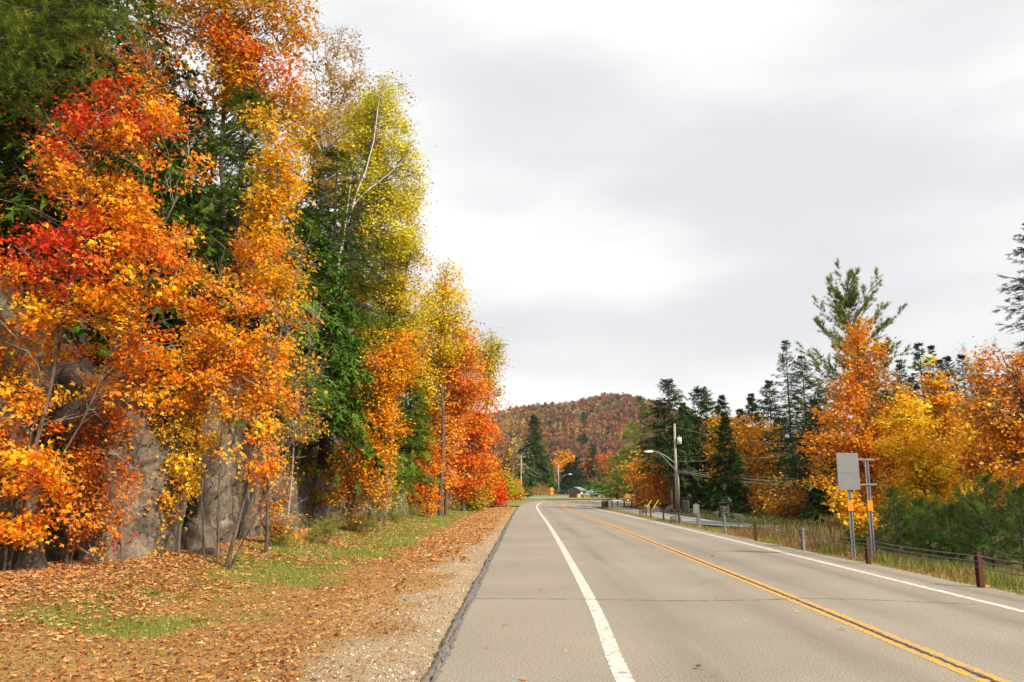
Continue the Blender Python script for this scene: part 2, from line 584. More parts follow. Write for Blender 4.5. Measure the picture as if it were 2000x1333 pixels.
R_WHITE = smooth_line([(8.5, -8), (8.54, 14.3), (8.76, 27), (9.05, 51), (9.0, 75), (8.75, 91, .02), (8.8, 96.5, .05), (9.4, 100, .06), (10.6, 103, .07), (14, 106, .06), (20, 108.2, .05), (60, 113, .05), (140, 123, .05)])
R_EDGE = smooth_line([(9.9, -8), (9.8, 10), (9.75, 23), (9.72, 29), (9.62, 42), (9.55, 60), (9.5, 78), (9.4, 90, .01), (9.6, 95, .03), (10.3, 98.5, .03), (11.6, 101, .04), (14.5, 103.6, .04), (20, 106, .03), (60, 110.8, .03), (140, 121, .03)])


def dens(line, n=420):
    """resample denser near the camera"""
    d = np.r_[0, np.cumsum(np.linalg.norm(np.diff(line, axis=0), axis=1))]
    s = d[-1] * np.linspace(0, 1, n) ** 1.25
    return np.stack([np.interp(s, d, line[:, k]) for k in range(3)], -1)


rows = [dens(l) for l in (L_EDGE, L_WHITE, YEL, R_WHITE, R_EDGE)]
cols, cc = [], []
tr = {0: 0, 1: 0}
for a in range(4):
    for j in range(8):
        f = j / 8
        cols.append(rows[a] * (1 - f) + rows[a + 1] * f)
        w = (math.exp(-((f - 0.25) / 0.13) ** 2) + math.exp(-((f - 0.76) / 0.13) ** 2)) * 0.5 if a in (1, 2) else (0.05 if a == 0 else 0.3 * f)
        cc.append(w)
cols.append(rows[4]); cc.append(0.3)
RP = np.stack(cols, 1)
nr, ncol = RP.shape[:2]
rc = np.zeros((nr, ncol, 3)); rc[..., 0] = np.array(cc)[None]
road = MB().add(RP.reshape(-1, 3), grid_faces(ncol, nr), rc.reshape(-1, 3), 0, True).build("road", M_ASPHALT, kind="structure")
tag(road, "pale two lane country road curving out of sight behind the trees")


def strip(line, w, name, mat, lift=0.004, jag=0.0, off=0.0, step=0.25, parent=None, jagstep=None):
    p = resample(line, step=step)
    t = norm(np.gradient(p, axis=0)); nrm = np.stack([t[:, 1], -t[:, 0], 0 * t[:, 0]], -1)
    a = (-w / 2 + off + jag * rng.normal(size=len(p)))[:, None]
    b = (w / 2 + off + jag * rng.normal(size=len(p)))[:, None]
    v = np.concatenate([p + nrm * a, p + nrm * b]); v[:, 2] += lift
    n = len(p); i = np.arange(n - 1)
    f = np.stack([i, i + n, i + n + 1, i + 1], -1)
    return MB().add(v, f).build(name, mat, parent or road)


def near_far(line, w, name, mat, lift, jag, off=0.0):
    k = int(np.argmax(line[:, 1] > 34))
    strip(line[:k + 1], w, name, mat, lift, jag, off, 0.06)
    strip(line[k:], w, name, mat, lift, jag * 0.3, off, 0.5)


near_far(L_WHITE, 0.205, "edge_line", M_WHITE, 0.004, 0.004)
near_far(R_WHITE, 0.18, "edge_line", M_WHITE, 0.004, 0.006)
near_far(YEL, 0.12, "centre_line", M_YELLOW, 0.004, 0.014, -0.108)
near_far(YEL, 0.12, "centre_line", M_YELLOW, 0.004, 0.014, 0.108)
near_far(YEL, 0.05, "joint_seal", M_TAR, 0.007, 0.012, 0.0)


def crack(pts, w=0.024):
    l = smooth_line(pts)
    p = resample(l, step=0.08)
    p[:, 1] += 0.02 * np.cumsum(rng.normal(size=len(p))) * 0.25
    strip(p, w, "crack", M_CRACK, 0.0085, w * 0.35, 0, 0.08)


crack([(-0.75, 15.9), (0.6, 15.85), (1.5, 15.8), (3.0, 15.6), (4.6, 15.7), (5.4, 15.9), (6.6, 15.7), (8.4, 15.0)])
crack([(5.5, 27.6), (6.6, 27.7), (7.8, 27.5), (8.7, 27.4)], 0.04)
crack([(2.0, 44), (4.0, 44.2), (6.0, 44), (9, 43.6)], 0.05)
crack([(2.4, 70), (6.0, 70.2), (9, 70)], 0.07)

# crumbling asphalt lip along the outer edge of the shoulder
lip = resample(L_EDGE[L_EDGE[:, 1] < 100], step=0.12)
n_ = len(lip)
sc_ = np.linspace(0, 1, n_)
bm = MB()
prof = [(-0.10, -0.05), (-0.085, 0.006), (-0.045, 0.022), (-0.018, 0.006), (-0.004, -0.02), (0.012, -0.015), (0.026, 0.012), (0.055, 0.004)]
wob = np.cumsum(rng.normal(size=n_)) * 0.006
wob -= np.convolve(wob, np.ones(41) / 41, 'same')
V = []
for k, (dx, dz) in enumerate(prof):
    q = lip.copy()
    q[:, 0] += dx * (0.8 + 0.5 * vnoise(np.stack([lip[:, 1] * 0.8, 0 * sc_ + k, 0 * sc_], -1), 3)) + wob + 0.012 * rng.normal(size=n_)
    q[:, 2] += dz * (0.6 + 1.1 * vnoise(np.stack([lip[:, 1] * 1.4, 0 * sc_ + k, 0 * sc_], -1), 9)) + 0.004 * rng.normal(size=n_) + 0.004
    V.append(q)
V = np.stack(V, 1)
bm.add(V.reshape(-1, 3), grid_faces(len(prof), n_), None, 0)
bm.build("asphalt_lip", M_BERM, road)

# far side: grassy outer strip, side road, parking lot
def ribbon(a, b, name, mat, n=160, kind="structure", colf=None, m=6):
    a, b = resample(a, n), resample(b, n)
    P = np.stack([a * (1 - f) + b * f for f in np.linspace(0, 1, m)], 1)
    o = MB().add(P.reshape(-1, 3), grid_faces(m, n), None if colf is None else colf(P.reshape(-1, 3)), 0, True).build(name, mat, kind=kind)
    return o


def offset(line, d, dz=0.0):
    t = norm(np.gradient(line, axis=0)); nn = np.stack([t[:, 1], -t[:, 0], 0 * t[:, 0]], -1)
    q = line + nn * d; q[:, 2] += dz
    return q


def grass_col(p, a='#86804a', b='#77903c', s=0.35, seed=4):
    k = sstep(fbm(p * [s, s, 0], seed) * 2.2 - 0.6)[:, None]
    return lin(a) * (1 - k) + lin(b) * k


oe = resample(L_EDGE[L_EDGE[:, 1] > 100.5], 240)
oo = offset(oe, -9.0); oo[:, 2] = 0.15
tag(ribbon(oe + [0, 0, -0.012], oo, "outer_grass_path", M_SOIL, colf=lambda p: grass_col(p, '#8a7c4a', '#80933f'), n=240), "grass strip along the outside of the road bend").name = "roadside_lawn"
side_c = smooth_line([(11.6, 104, .0), (11.75, 95), (11.9, 80), (11.85, 66), (12.0, 58), (12.5, 51), (15, 46), (20, 43.5), (34, 42)])
sr = ribbon(offset(side_c, -1.4, 0.0), offset(side_c, 1.5, -0.02), "side_road", M_SIDE, n=120)
tag(sr, "grey paved side lane running behind the cable guard rail")
lot = MB()
lp = np.array([(-8, 168), (8, 160), (14, 152), (40, 158), (70, 200), (74, 330), (52, 372), (28, 368), (20, 300), (15, 225), (8, 207), (-8, 203)], float)
lotz = 0.31
lot.add(np.c_[lp, np.full(len(lp), lotz)], [list(range(len(lp)))], None)
lot_o = lot.build("parking_lot", M_SIDE, kind="structure")
tag(lot_o, "pale grey gravel parking lot beyond the road bend", kind="structure")

# grass islands in front of the lot
isl = MB()
isl_p = np.array([(6, 150), (11, 145), (20, 147), (30, 152), (31, 165), (20, 170), (12, 172), (7, 162)], float)
isl.add(np.c_[isl_p, np.full(len(isl_p), 0.345)], [list(range(len(isl_p)))], lin('#87823f'))
tag(isl.build("grass_island_lawn", M_SOIL, kind="structure"), "dry grass island between road and parking lot").name = "island_lawn"

# ------------------------------------------------------------------ verges
def lx(y):
    return np.interp(y, L_EDGE[:420, 1], L_EDGE[:420, 0])


def verge_height(x, y):
    d = lx(y) - x                        # metres from the pavement
    z = -0.05 + 0.03 * sstep(d / 1.0) - 0.10 * sstep((d - 1.5) / 2.5) + 0.45 * sstep((d - 5.0) / 3.2)
    z = z + 0.05 * (fbm(np.stack([x, y, 0 * x], -1).reshape(-1, 3) * 0.9, 33).reshape(np.shape(x)) - 0.5) * sstep(d / 0.8)
    return z


def verge_zones(x, y):
    """weights gravel, needles, green, litter at (x, y)"""
    p = np.stack([x, y, 0 * x], -1)
    d = lx(y) - x + 1.1 * (fbm(p * 0.55, 61) - 0.5) * 2
    k_ = np.interp(y, [8, 22, 45, 110], [1.0, .75, .4, .25])
    g = (1 - sstep((d - 1.0 * k_) / (0.8 * k_))) * np.interp(y, [8, 30, 60], [1, .85, .55])
    g = np.clip(g + 0.5 * (vnoise(p * 2.1, 8) - 0.6) * (d < 2.2), 0, 1)
    green = sstep((d - 3.3) / 1.0) * (1 - sstep((d - 6.6) / 1.2)) * sstep(fbm(p * 0.6, 19) * 3.0 - 0.95 - .25 * (1 - sstep((y - 11) / 6)) + .4 * sstep((y - 18) / 10))
    green = green * np.where(y > 46, 1.0, 1.0)
    lit = sstep((d - 5.2) / 1.2)
    return g, green, lit


vy = np.r_[np.linspace(3, 24, 120), np.linspace(24.2, 60, 80), np.linspace(60.6, 122, 60)]
vu = np.linspace(0, 1, 80)
VX = lx(vy)[:, None] - 0.06 - vu[None] ** 1.15 * 10.2
VY = np.broadcast_to(vy[:, None], VX.shape)
VZ = verge_height(VX, VY) + 0.34 * sstep((VY - 112) / 14)
pv = np.stack([VX, VY, VZ], -1).reshape(-1, 3)
g_, gr_, li_ = verge_zones(pv[:, 0], pv[:, 1])
nn_ = fbm(pv * [1.3, 1.3, 0], 14)[:, None]
c_need = lin('#96703f') * (1 - nn_) + lin('#bd9560') * nn_
c_grav = lin('#a08a6e') * (1 - nn_) + lin('#c0a888') * nn_
c_green = lin('#5f6f2c') * (1 - nn_) + lin('#7c8438') * nn_
c_lit = lin('#80583a') * (1 - nn_) + lin('#a07448') * nn_
col = c_need
col = col * (1 - g_[:, None]) + c_grav * g_[:, None]
col = col * (1 - li_[:, None]) + c_lit * li_[:, None]
col = col * (1 - gr_[:, None]) + c_green * gr_[:, None]
verge = MB().add(pv, grid_faces(len(vu), len(vy)), col, 0, True).build("verge_ground", M_SOIL, kind="structure")
tag(verge, "leaf strewn gravel and grass verge below the rock cut")

ry = np.r_[np.linspace(4, 40, 120), np.linspace(40.5, 97, 80)]
ru = np.linspace(0, 1, 30)
rx0 = np.interp(ry, R_EDGE[:330, 1], R_EDGE[:330, 0])
wid = np.interp(ry, [4, 36, 44, 97], [7.0, 5.0, 0.95, 0.75])
RX = rx0[:, None] - 0.03 + ru[None] * wid[:, None]
RY = np.broadcast_to(ry[:, None], RX.shape)
dd = RX - rx0[:, None]
RZ = -0.012 - 0.08 * sstep(dd / 0.6) - 0.25 * sstep((dd - 1.0) / 2.5) + 0.06 * (fbm(np.stack([RX, RY, 0 * RX], -1).reshape(-1, 3) * 1.1, 3).reshape(RX.shape) - 0.5) * sstep(dd / 0.4)
RZ = np.where(RY > 40, -0.02 - 0.04 * sstep(dd / 0.4), RZ)
pr = np.stack([RX, RY, RZ], -1).reshape(-1, 3)
kk = sstep((dd.ravel() - 0.35) / 0.5)[:, None]
cr_ = lin('#a3917a') * (1 - kk) + kk * grass_col(pr, '#8c7746', '#66702f', 0.8)
rverge = MB().add(pr, grid_faces(len(ru), len(ry)), cr_, 0, True).build("guard_rail_verge_ground", M_SOIL, kind="structure")
tag(rverge, "dry grass verge under the cable guard rail")


def green_strip(pts, name, label, a, b):
    p = np.array(pts, float)
    o = MB().add(np.c_[p, terrain(p[:, 0], p[:, 1]) * 0 - 0.03], [list(range(len(p)))], lin(a) * .5 + lin(b) * .5).build(name, M_SOIL, kind="structure")
    tag(o, label)


green_strip([(13.5, 58), (13.6, 97), (19, 99), (20, 70), (17, 52), (14.0, 52)], "pillar_lawn", "green grass around the stone gate pillars", '#3c4826', '#34401f')

# ------------------------------------------------------------------ rock cut
cliff = thing("rock_cliff", "tall grey granite road cut behind the orange maples", "cliff", (-9.5, 30, 0))


def rock_mesh(c, s, rz, seed, n=22, rough=0.16, taper=0.1, cuts=11):
    """an angular block: a box trimmed by random planes, with stepped faces, joints and fine relief"""
    r = np.random.default_rng(seed)
    vs, fs, off = [], [], 0
    u = np.linspace(-1, 1, n)
    A, B = np.meshgrid(u, u)
    for ax in range(3):
        for sg in (-1, 1):
            q = np.zeros((n * n, 3)); o = [k for k in range(3) if k != ax]
            q[:, ax] = sg; q[:, o[0]] = A.ravel(); q[:, o[1]] = B.ravel()
            f = grid_faces(n, n)
            if (sg > 0) == (ax == 1): f = f[:, ::-1]
            vs.append(q); fs.append(f + off); off += n * n
    q = np.vstack(vs); f = np.vstack(fs)
    pn = np.vstack([np.eye(3), -np.eye(3)]) + r.normal(size=(6, 3)) * 0.10
    pn = np.vstack([pn, norm(r.normal(size=(cuts, 3)) * [1, 1, 0.8])])
    pn = norm(pn)
    pd = np.r_[np.full(6, 1.0), r.uniform(0.82, 1.25, cuts)]
    pr_ = q @ pn.T
    tmin = np.min(np.where(pr_ > 1e-3, pd[None] / np.maximum(pr_, 1e-3), 9), axis=1)
    p = q * tmin[:, None]
    p[:, :2] *= (1 - taper * (p[:, 2:3] + 1) / 2)
    p = p * np.array(s) / 2
    wp = p + np.array(c)
    dirn = norm(q * np.array([1, 1, 0.6]) + 1e-6)
    jn = norm(np.array([[1, .25, .15], [-.3, 1, .2], [.15, -.2, 1], [.7, .6, -.4]]) + r.normal(size=(4, 3)) * .12)
    jw = np.stack([np.floor((wp @ jn[k]) / sp_ + 1.7 * vnoise(wp * .5, 90 + k)) for k, sp_ in enumerate((1.1, 1.5, .8, 1.9))], 1).astype(np.int64)
    st = 0.5 + 0.42 * (_hash(jw[:, 0], jw[:, 1], jw[:, 2] * 7 + jw[:, 3], 5) - 0.5)
    rid = np.abs(vnoise(wp * [1.1, 1.1, 0.9] + 3.7 * seed, 77) - 0.5)
    h = (st - 0.5) * 2.2 * rough * min(s) ** 0.5 - np.clip(0.035 - rid, 0, 1) * 5.0 * rough + (fbm(wp * 2.6, 12, 5) - 0.5) * 0.35 * rough
    p = p + dirn * h[:, None]
    ca, sa = math.cos(rz), math.sin(rz)
    p = p @ np.array([[ca, sa, 0], [-sa, ca, 0], [0, 0, 1]]) + np.array(c)
    return p, f


def rock(c, s, rz, seed, parent=None, name="rock_block", mat=None, n=22, rough=0.17, taper=0.1, label=None, cuts=11):
    p, f = rock_mesh(c, s, rz, seed, max(8, int(n * .64)), rough, taper, cuts)
    o = MB().add(p, f, None, 0, False).build(name, mat or M_ROCK, parent)
    if label and parent is None: o["label"] = label
    return o


R_ = math.radians
rock((-10.6, 21.6, 1.45), (3.4, 3.0, 4.6), R_(-14), 3, cliff, n=48, cuts=7)            # slab with the pale camera-facing side
rock((-10.2, 26.2, 2.7), (3.0, 5.2, 7.0), R_(3), 5, cliff, n=48, cuts=9)
rock((-10.5, 30.6, 2.2), (3.0, 4.2, 6.0), R_(-6), 6, cliff, n=44)
rock((-12.4, 22.4, 4.4), (3.4, 4.5, 4.8), R_(8), 8, cliff, n=36)
rock((-12.3, 17.6, 2.6), (3.4, 4.0, 6.4), R_(12), 12, cliff, n=44)
rock((-14.6, 13.0, 3.2), (4.6, 6.4, 7.4), R_(-6), 14, cliff, n=30)
rock((-13.4, 18.4, 5.0), (3.0, 4.0, 4.2), R_(-20), 15, cliff, n=30)
rock((-9.5, 33.4, 0.9), (1.8, 2.6, 3.2), R_(14), 17, cliff, n=30)
_cr = np.random.default_rng(404)
yv = 36.0
while yv < 108:
    ln_ = _cr.uniform(3.0, 5.5)
    hc = float(cliff_h(yv))
    xo = np.interp(yv, [36, 50, 75, 96, 108], [-10.6, -9.6, -9.4, -7.9, -6.9])
    rock((xo - _cr.uniform(0, .5), yv + ln_ / 2, hc * .28), (_cr.uniform(2.2, 3.0), ln_ * 1.12, hc * .8), R_(_cr.uniform(-16, 16)), int(_cr.integers(1, 9999)), cliff, n=30)
    rock((xo - 1.3, yv + ln_ / 2 + _cr.uniform(-1, 1), hc * .68), (2.8, ln_ * 1.25, hc * .75), R_(_cr.uniform(-14, 14)), int(_cr.integers(1, 9999)), cliff, n=26)
    if _cr.random() < .6:
        rock((xo + 1.1, yv + _cr.uniform(0, 3), .15), (_cr.uniform(.8, 1.6), _cr.uniform(1, 1.8), _cr.uniform(.8, 1.7)), R_(_cr.uniform(0, 90)), int(_cr.integers(1, 9999)), cliff, n=16)
    yv += ln_ * .92
rock((-8.5, 52.5, 1.5), (2.2, 4.2, 4.6), R_(12), 71, cliff, n=40)
rock((-8.2, 57.0, .9), (1.9, 3.0, 3.0), R_(-18), 73, cliff, n=34)
rock((-8.3, 63.0, 1.2), (2.2, 4.0, 3.8), R_(10), 75, cliff, n=34)
rock((-8.4, 22.9, 0.05), (1.2, 1.0, 0.7), R_(30), 51, cliff, n=18)
rock((-9.0, 23.7, 0.35), (1.1, 0.9, 1.6), R_(-20), 53, cliff, n=18)
rock((-10.6, 18.2, 0.3), (1.4, 1.2, 1.5), R_(20), 55, cliff, n=20)
rock((-11.4, 16.6, 0.5), (1.8, 1.6, 2.2), R_(-15), 57, cliff, n=22)
for k, (x, y, w) in enumerate([(2.2, 232, 7), (6.0, 246, 6), (-1.5, 238, 7), (8.5, 258, 5)]):
    z = float(terrain(x, y))
    r_ = rock((x, y, z + 0.2), (w, 4, 2.6), R_(20 * k), 61 + k, None, "rock_outcrop", M_BOULDER, 18)
    tag(r_, ["pale rock ledge on the bank beside the wooden pole", "pale rock ledge lowest on the bank facing the lot", "grey rock ledge highest on the bank above the driveway", "grey rock ledge at the lot end of the bank"][k], "rock", "rock ledges on the far bank")

# ------------------------------------------------------------------ leaf, spray and tuft templates (y forward, z normal)
MAPLE_V = np.array([(0, .02), (.30, -.08), (.2, .17), (.54, .44), (.19, .52), (0, 1), (-.19, .52), (-.54, .44), (-.2, .17), (-.30, -.08)])
MAPLE_V = np.c_[MAPLE_V, -0.35 * MAPLE_V[:, 0] ** 2 - 0.12 * (MAPLE_V[:, 1] - 0.3) ** 2]
MAPLE_F = np.arange(10)[None]
OVAL_V = np.array([(0, 0, 0), (.34, .42, .06), (0, 1, -.08), (-.34, .42, .06)])
OVAL_F = np.arange(4)[None]
LOBE_V = np.array([(0, 0, 0), (.42, .1, .03), (.3, .5, .02), (0, 1, -.08), (-.3, .5, .02), (-.42, .1, .03)])
LOBE_F = np.arange(6)[None]
SMALL_V = np.array([(0, .0), (.52, .36), (.17, .5), (0, 1), (-.17, .5), (-.52, .36)]) * [1.05, 1.0]
SMALL_V = np.c_[SMALL_V, -0.3 * SMALL_V[:, 0] ** 2 - 0.12 * (SMALL_V[:, 1] - 0.3) ** 2]
SMALL_F = np.arange(6)[None]
LEAVES = dict(maple=(SMALL_V, SMALL_F), oval=(OVAL_V, OVAL_F), lobe=(LOBE_V, LOBE_F))


def spray_template(pairs, flen, width, zjit, seed, ang=0.9):
    """a twig with side needles: thin triangles either side of an axis"""
    r = np.random.default_rng(seed)
    v, f = [], []

    def tri(a, d, L, w):
        d = d / np.linalg.norm(d)
        s = np.cross(d, [0, 0, 1.0]); s = s / max(np.linalg.norm(s), 1e-6) * w
        k = len(v)
        v.extend([a - s, a + s, a + d * L]); f.append((k, k + 1, k + 2))
    tri(np.array([0, 0, 0.0]), np.array([0, 1, 0.02]), 1.0, width * 0.7)
    for i in range(pairs):
        y = 0.06 + 0.86 * i / pairs
        L = flen * (0.55 + 0.6 * math.sin(math.pi * (0.18 + 0.75 * i / pairs))) * (1 - 0.35 * y)
        for sg in (-1, 1):
            tri(np.array([0, y, 0]), np.array([sg * math.sin(ang), math.cos(ang), zjit * r.normal()]), L * r.uniform(.8, 1.2), width)
    return np.array(v), np.array(f)


SPRUCE = spray_template(3, 0.46, 0.075, 0.45, 1, 0.75)
HEMLOCK = spray_template(4, 0.44, 0.045, 0.3, 2, 0.9)
FARSPR = spray_template(2, 0.6, 0.13, 0.5, 3, 0.8)


def tuft_template(n, width, spread, seed):
    r = np.random.default_rng(seed)
    v, f = [], []
    for i in range(n):
        a = 2 * math.pi * i / n + r.uniform(-.3, .3)
        s = spread * math.sqrt(r.uniform(.1, 1))
        d = np.array([math.cos(a) * s, 1, math.sin(a) * s]); d /= np.linalg.norm(d)
        p = np.cross(d, r.normal(size=3)); p = p / np.linalg.norm(p) * width
        k = len(v)
        v.extend([p * .6, -p * .6, d * r.uniform(.75, 1.1) - np.array([0, 0, .06])]); f.append((k, k + 1, k + 2))
    return np.array(v), np.array(f)


PINE = tuft_template(8, 0.036, 1.0, 4)
FARPINE = tuft_template(5, 0.09, 1.0, 5)


def slivers(a, e, w):
    """one thin tapering face per twig from a to e, width w at its foot"""
    s = norm(np.cross(e - a, rng.normal(size=a.shape))) * np.broadcast_to(np.asarray(w, float), (len(a),))[:, None]
    v = np.stack([a - s, a + s, e], 1).reshape(-1, 3)
    return v, np.arange(len(a) * 3).reshape(-1, 3)


def pal(*hx):
    return np.array([lin(h) for h in hx])


P_ORANGE = pal('#e5841a', '#de701c', '#ec9826', '#d25a20', '#f0aa2c', '#e28a24')
P_RED = pal('#c92c1c', '#d83a20', '#b5241e', '#d9502a', '#c8484a')
P_DEEP = pal('#c9541c', '#d2601e', '#b74a20', '#dd7a26', '#c05f2c')
P_GOLD = pal('#ecac22', '#e89a1c', '#f0b935', '#dd8c1c', '#f2c24a')
P_YELLOW = pal('#dcb82a', '#cfae28', '#e6c440', '#b9a52a', '#e0a82a')
P_LIME = pal('#a7a82c', '#b9b232', '#c9b02c', '#8f9a2c', '#d8b934', '#9aa23a')
P_PINK = pal('#dd8438', '#d9743a', '#e09444', '#cf6034', '#e2a04a')
P_RUSTY = pal('#a8622c', '#96562a', '#b9753a', '#8a4a26', '#c08a4a')
P_SPARSE = pal('#b98a34', '#a6772e', '#cfa03c', '#9a6a30')
P_HEM = pal('#648530', '#547628', '#74943a', '#466624', '#809c40')
P_SPR = pal('#435c38', '#3a5232', '#4e693e', '#34492b', '#5a764a')
P_PINE = pal('#70863a', '#627830', '#80944a', '#586e30', '#949450')
P_PINEO = pal('#7c8650', '#6c7a46', '#8c9258', '#60703c', '#98945a')
P_CEDAR = pal('#3f5c2c', '#35522a', '#4a6a34', '#30482a')


LEAF_GAIN = 1.2


def pick_cols(n, palette, jit=0.16, clump=None):
    if clump is None:
        k = rng.integers(0, len(palette), n)
    else:
        k = np.where(rng.random(n) < 0.62, clump, rng.integers(0, len(palette), n))
    c = palette[k] * (1 + jit * rng.normal(size=(n, 1))) * (1 + 0.05 * rng.normal(size=(n, 3)))
    return np.clip(c * LEAF_GAIN, 0.004, 0.95)


def ground_z(x, y):
    if x < -0.5 and x > -10.3 and y < 122: return float(verge_height(np.array([[x]]), np.array([[y]]))[0, 0])
    return float(terrain(x, y))


def stem_world(stem):
    """stem control points (px, py, Y) or world triples -> smoothed world polyline"""
    return resample(smooth_line([tuple(s) for s in stem]), 16)


def broadleaf(name, label, base, lobes, nclump, nleaf, lsize, palette, tmpl='oval', clump_r=0.55, flat=0.55, stems=None,
              r0=0.12, bark_m=None, group=None, cat="tree", twigs=3, second=None, second_zone=None, limb_r=1.0, depth=0.9, extra_bare=0, shell=0.5, holes=0.0, hole_s=0.9):
    """base (px, Y) or (px, Y, z); lobes (px, py, rx, ry, dY, weight) in photo pixels at that distance; each clump of leaves hangs on a limb from a stem"""
    px, Y = base[:2]
    if Y > 60: twigs = min(twigs, 1)
    palette = palette * np.stack([np.full(len(palette), .98), 1 + .24 * np.clip((.46 - palette[:, 1] / palette[:, 0]) / .2, 0, 1), np.full(len(palette), .58)], -1)
    if second is not None: second = second * [1, 1.1, .6]
    x0 = wx(px, Y)
    z0 = base[2] if len(base) > 2 else ground_z(x0, Y)
    root = thing(name, label, cat, (x0, Y, z0), group)
    L = []
    for l in lobes:
        q = at(l[0], l[1], Y + l[4]); k = (Y + l[4]) / FOCAL
        L.append((q, np.array([l[2] * k, l[2] * k * depth, l[3] * k]), l[5] if len(l) > 5 else 1.0))
    vol = np.array([w * r[0] * r[1] * r[2] for _, r, w in L]); vol = vol ** 0.8; vol /= vol.sum()
    which = rng.choice(len(L), nclump, p=vol)
    d = norm(rng.normal(size=(nclump, 3))) * (rng.random((nclump, 1)) ** (1 / 3)) ** shell
    cen = np.array([L[w][0] for w in which]) + d * np.array([L[w][1] for w in which])
    outw = norm(d + 1e-6)
    if holes:
        k = vnoise(cen * hole_s + len(label) * 1.7, 23) > holes
        cen, outw = cen[k], outw[k]
        nclump = len(cen)
    if stems is None:
        top = max(L, key=lambda l: l[0][2] + l[1][2])
        tp = top[0] + np.array([0, 0, top[1][2] * 0.75])
        b = np.array([x0, Y, z0 - 0.15])
        m1 = b * .62 + tp * .38 + rng.normal(size=3) * [.25, .25, 0] ; m2 = b * .3 + tp * .7 + rng.normal(size=3) * [.3, .3, 0]
        stem_list = [np.array([b, m1, m2, tp])]
    else:
        stem_list = [np.array([at(*s) if not isinstance(s, np.ndarray) else s for s in st]) for st in stems]
    SP_, SR_ = [], []
    tr = MB()
    for i, st in enumerate(stem_list):
        p = resample(smooth_line([tuple(q) for q in st]), 16)
        p[1:-1] += rng.normal(size=(14, 3)) * 0.02 * r0 / 0.1
        rr = (r0 if i == 0 else r0 * 0.6) * (1 - 0.86 * np.linspace(0, 1, 16)) * np.r_[1.35, 1.12, np.ones(14)]
        v, f = tubes(p[None], rr[None], 8)
        tr.add(v, f, None, 0, True)
        fine = resample(p[3:], 70); SP_.append(fine); SR_.append(np.interp(np.linspace(0, 1, 70), np.linspace(0, 1, 13), rr[3:]))
    tr.build("trunk", bark_m or M_BARK, root)
    S = np.vstack(SP_); SRr = np.concatenate(SR_)

    def limbs(c, rmin, rscale, k=7):
        hd = np.linalg.norm(c[:, None, :2] - S[None, :, :2], axis=2)
        cost = np.linalg.norm(c[:, None] - S[None], axis=2) + 2.5 * np.maximum(0, S[None, :, 2] - (c[:, None, 2] - 0.45 * hd)) + 0.9 * rng.random(hd.shape)
        j = cost.argmin(1)
        s = S[j]; u = np.linspace(0, 1, k)[None, :, None]
        ln = np.linalg.norm(c - s, axis=1)[:, None, None]
        bow = np.array([0, 0, 1.0]) * np.sin(np.pi * u) * ln * 0.10
        P = s[:, None] * (1 - u) + c[:, None] * u + bow
        P[:, 1:-1] += rng.normal(size=P[:, 1:-1].shape) * ln * 0.025
        R = np.clip(rmin + rscale * 0.006 * ln[:, :, 0] * (1 - u[..., 0]) ** 1.2, 0, SRr[j][:, None] * 0.8 + 0.002)
        return P, R
    br = MB()
    P, R = limbs(cen, 0.0045 * limb_r, limb_r)
    v, f = tubes(P[:, ::2] if Y > 30 else P, R[:, ::2] if Y > 30 else R, 3); br.add(v, f, None, 0, True)
    if twigs:
        n = nclump * twigs
        ci = np.repeat(np.arange(nclump), twigs)
        a = P[ci, rng.integers(4, 7, n)]
        e = cen[ci] + rng.normal(size=(n, 3)) * clump_r * [0.9, 0.9, 0.6] + outw[ci] * clump_r * 0.3
        m = (a + e) / 2 + rng.normal(size=(n, 3)) * clump_r * 0.12
        v, f = slivers(a, e, .0055 * limb_r); br.add(v, f, None, 0, False)
    if extra_bare:
        w2 = rng.choice(len(L), extra_bare, p=vol)
        d2 = norm(rng.normal(size=(extra_bare, 3)) + [0.2, -0.1, 0.35])
        c2 = np.array([L[w][0] for w in w2]) + d2 * np.array([L[w][1] for w in w2]) * 1.06
        P2, R2 = limbs(c2, 0.005 * limb_r, limb_r * 0.9)
        v, f = tubes(P2, R2, 3); br.add(v, f, None, 1, True)
        n = extra_bare * 9
        ci = np.repeat(np.arange(extra_bare), 9)
        a = P2[ci, rng.integers(3, 7, n)]
        ax = norm(P2[ci, 6] - P2[ci, 2])
        e = a + (ax * 0.8 + rng.normal(size=(n, 3)) * 0.5 + [0, 0, .15]) * clump_r * rng.uniform(.5, 1.3, (n, 1))
        m = (a + e) / 2 + rng.normal(size=(n, 3)) * clump_r * 0.08
        v, f = slivers(a, e, .006 * limb_r); br.add(v, f, None, 1, False)
    br.build("branches", [M_BARK if bark_m in (None, M_BIRCH) else bark_m, M_TWIG], root, "stuff")
    # leaves
    n = nclump * nleaf
    ci = np.repeat(np.arange(nclump), nleaf)
    pos = cen[ci] + rng.normal(size=(n, 3)) * clump_r * np.array([0.55, 0.55, 0.55 * flat])
    # part of the leaves along the limb
    onl = rng.random(n) < 0.34
    pos[onl] = P[ci[onl], rng.integers(2, 7, onl.sum())] + rng.normal(size=(onl.sum(), 3)) * clump_r * 0.3
    az = rng.random(n) * 2 * np.pi
    dirs = np.stack([np.cos(az), np.sin(az), rng.normal(-0.35, 0.35, n)], -1) + outw[ci] * 0.5
    up = (np.array([0.22, -0.2, 0.5]) + outw * 0.4 + rng.normal(size=(nclump, 3)) * 0.34)[ci] + rng.normal(size=(n, 3)) * 0.27
    ck = np.floor(vnoise(cen * 0.7 + len(label), 3) * len(palette) * 0.999).astype(int)
    ck = np.where(rng.random(nclump) < 0.4, rng.integers(0, len(palette), nclump), ck)
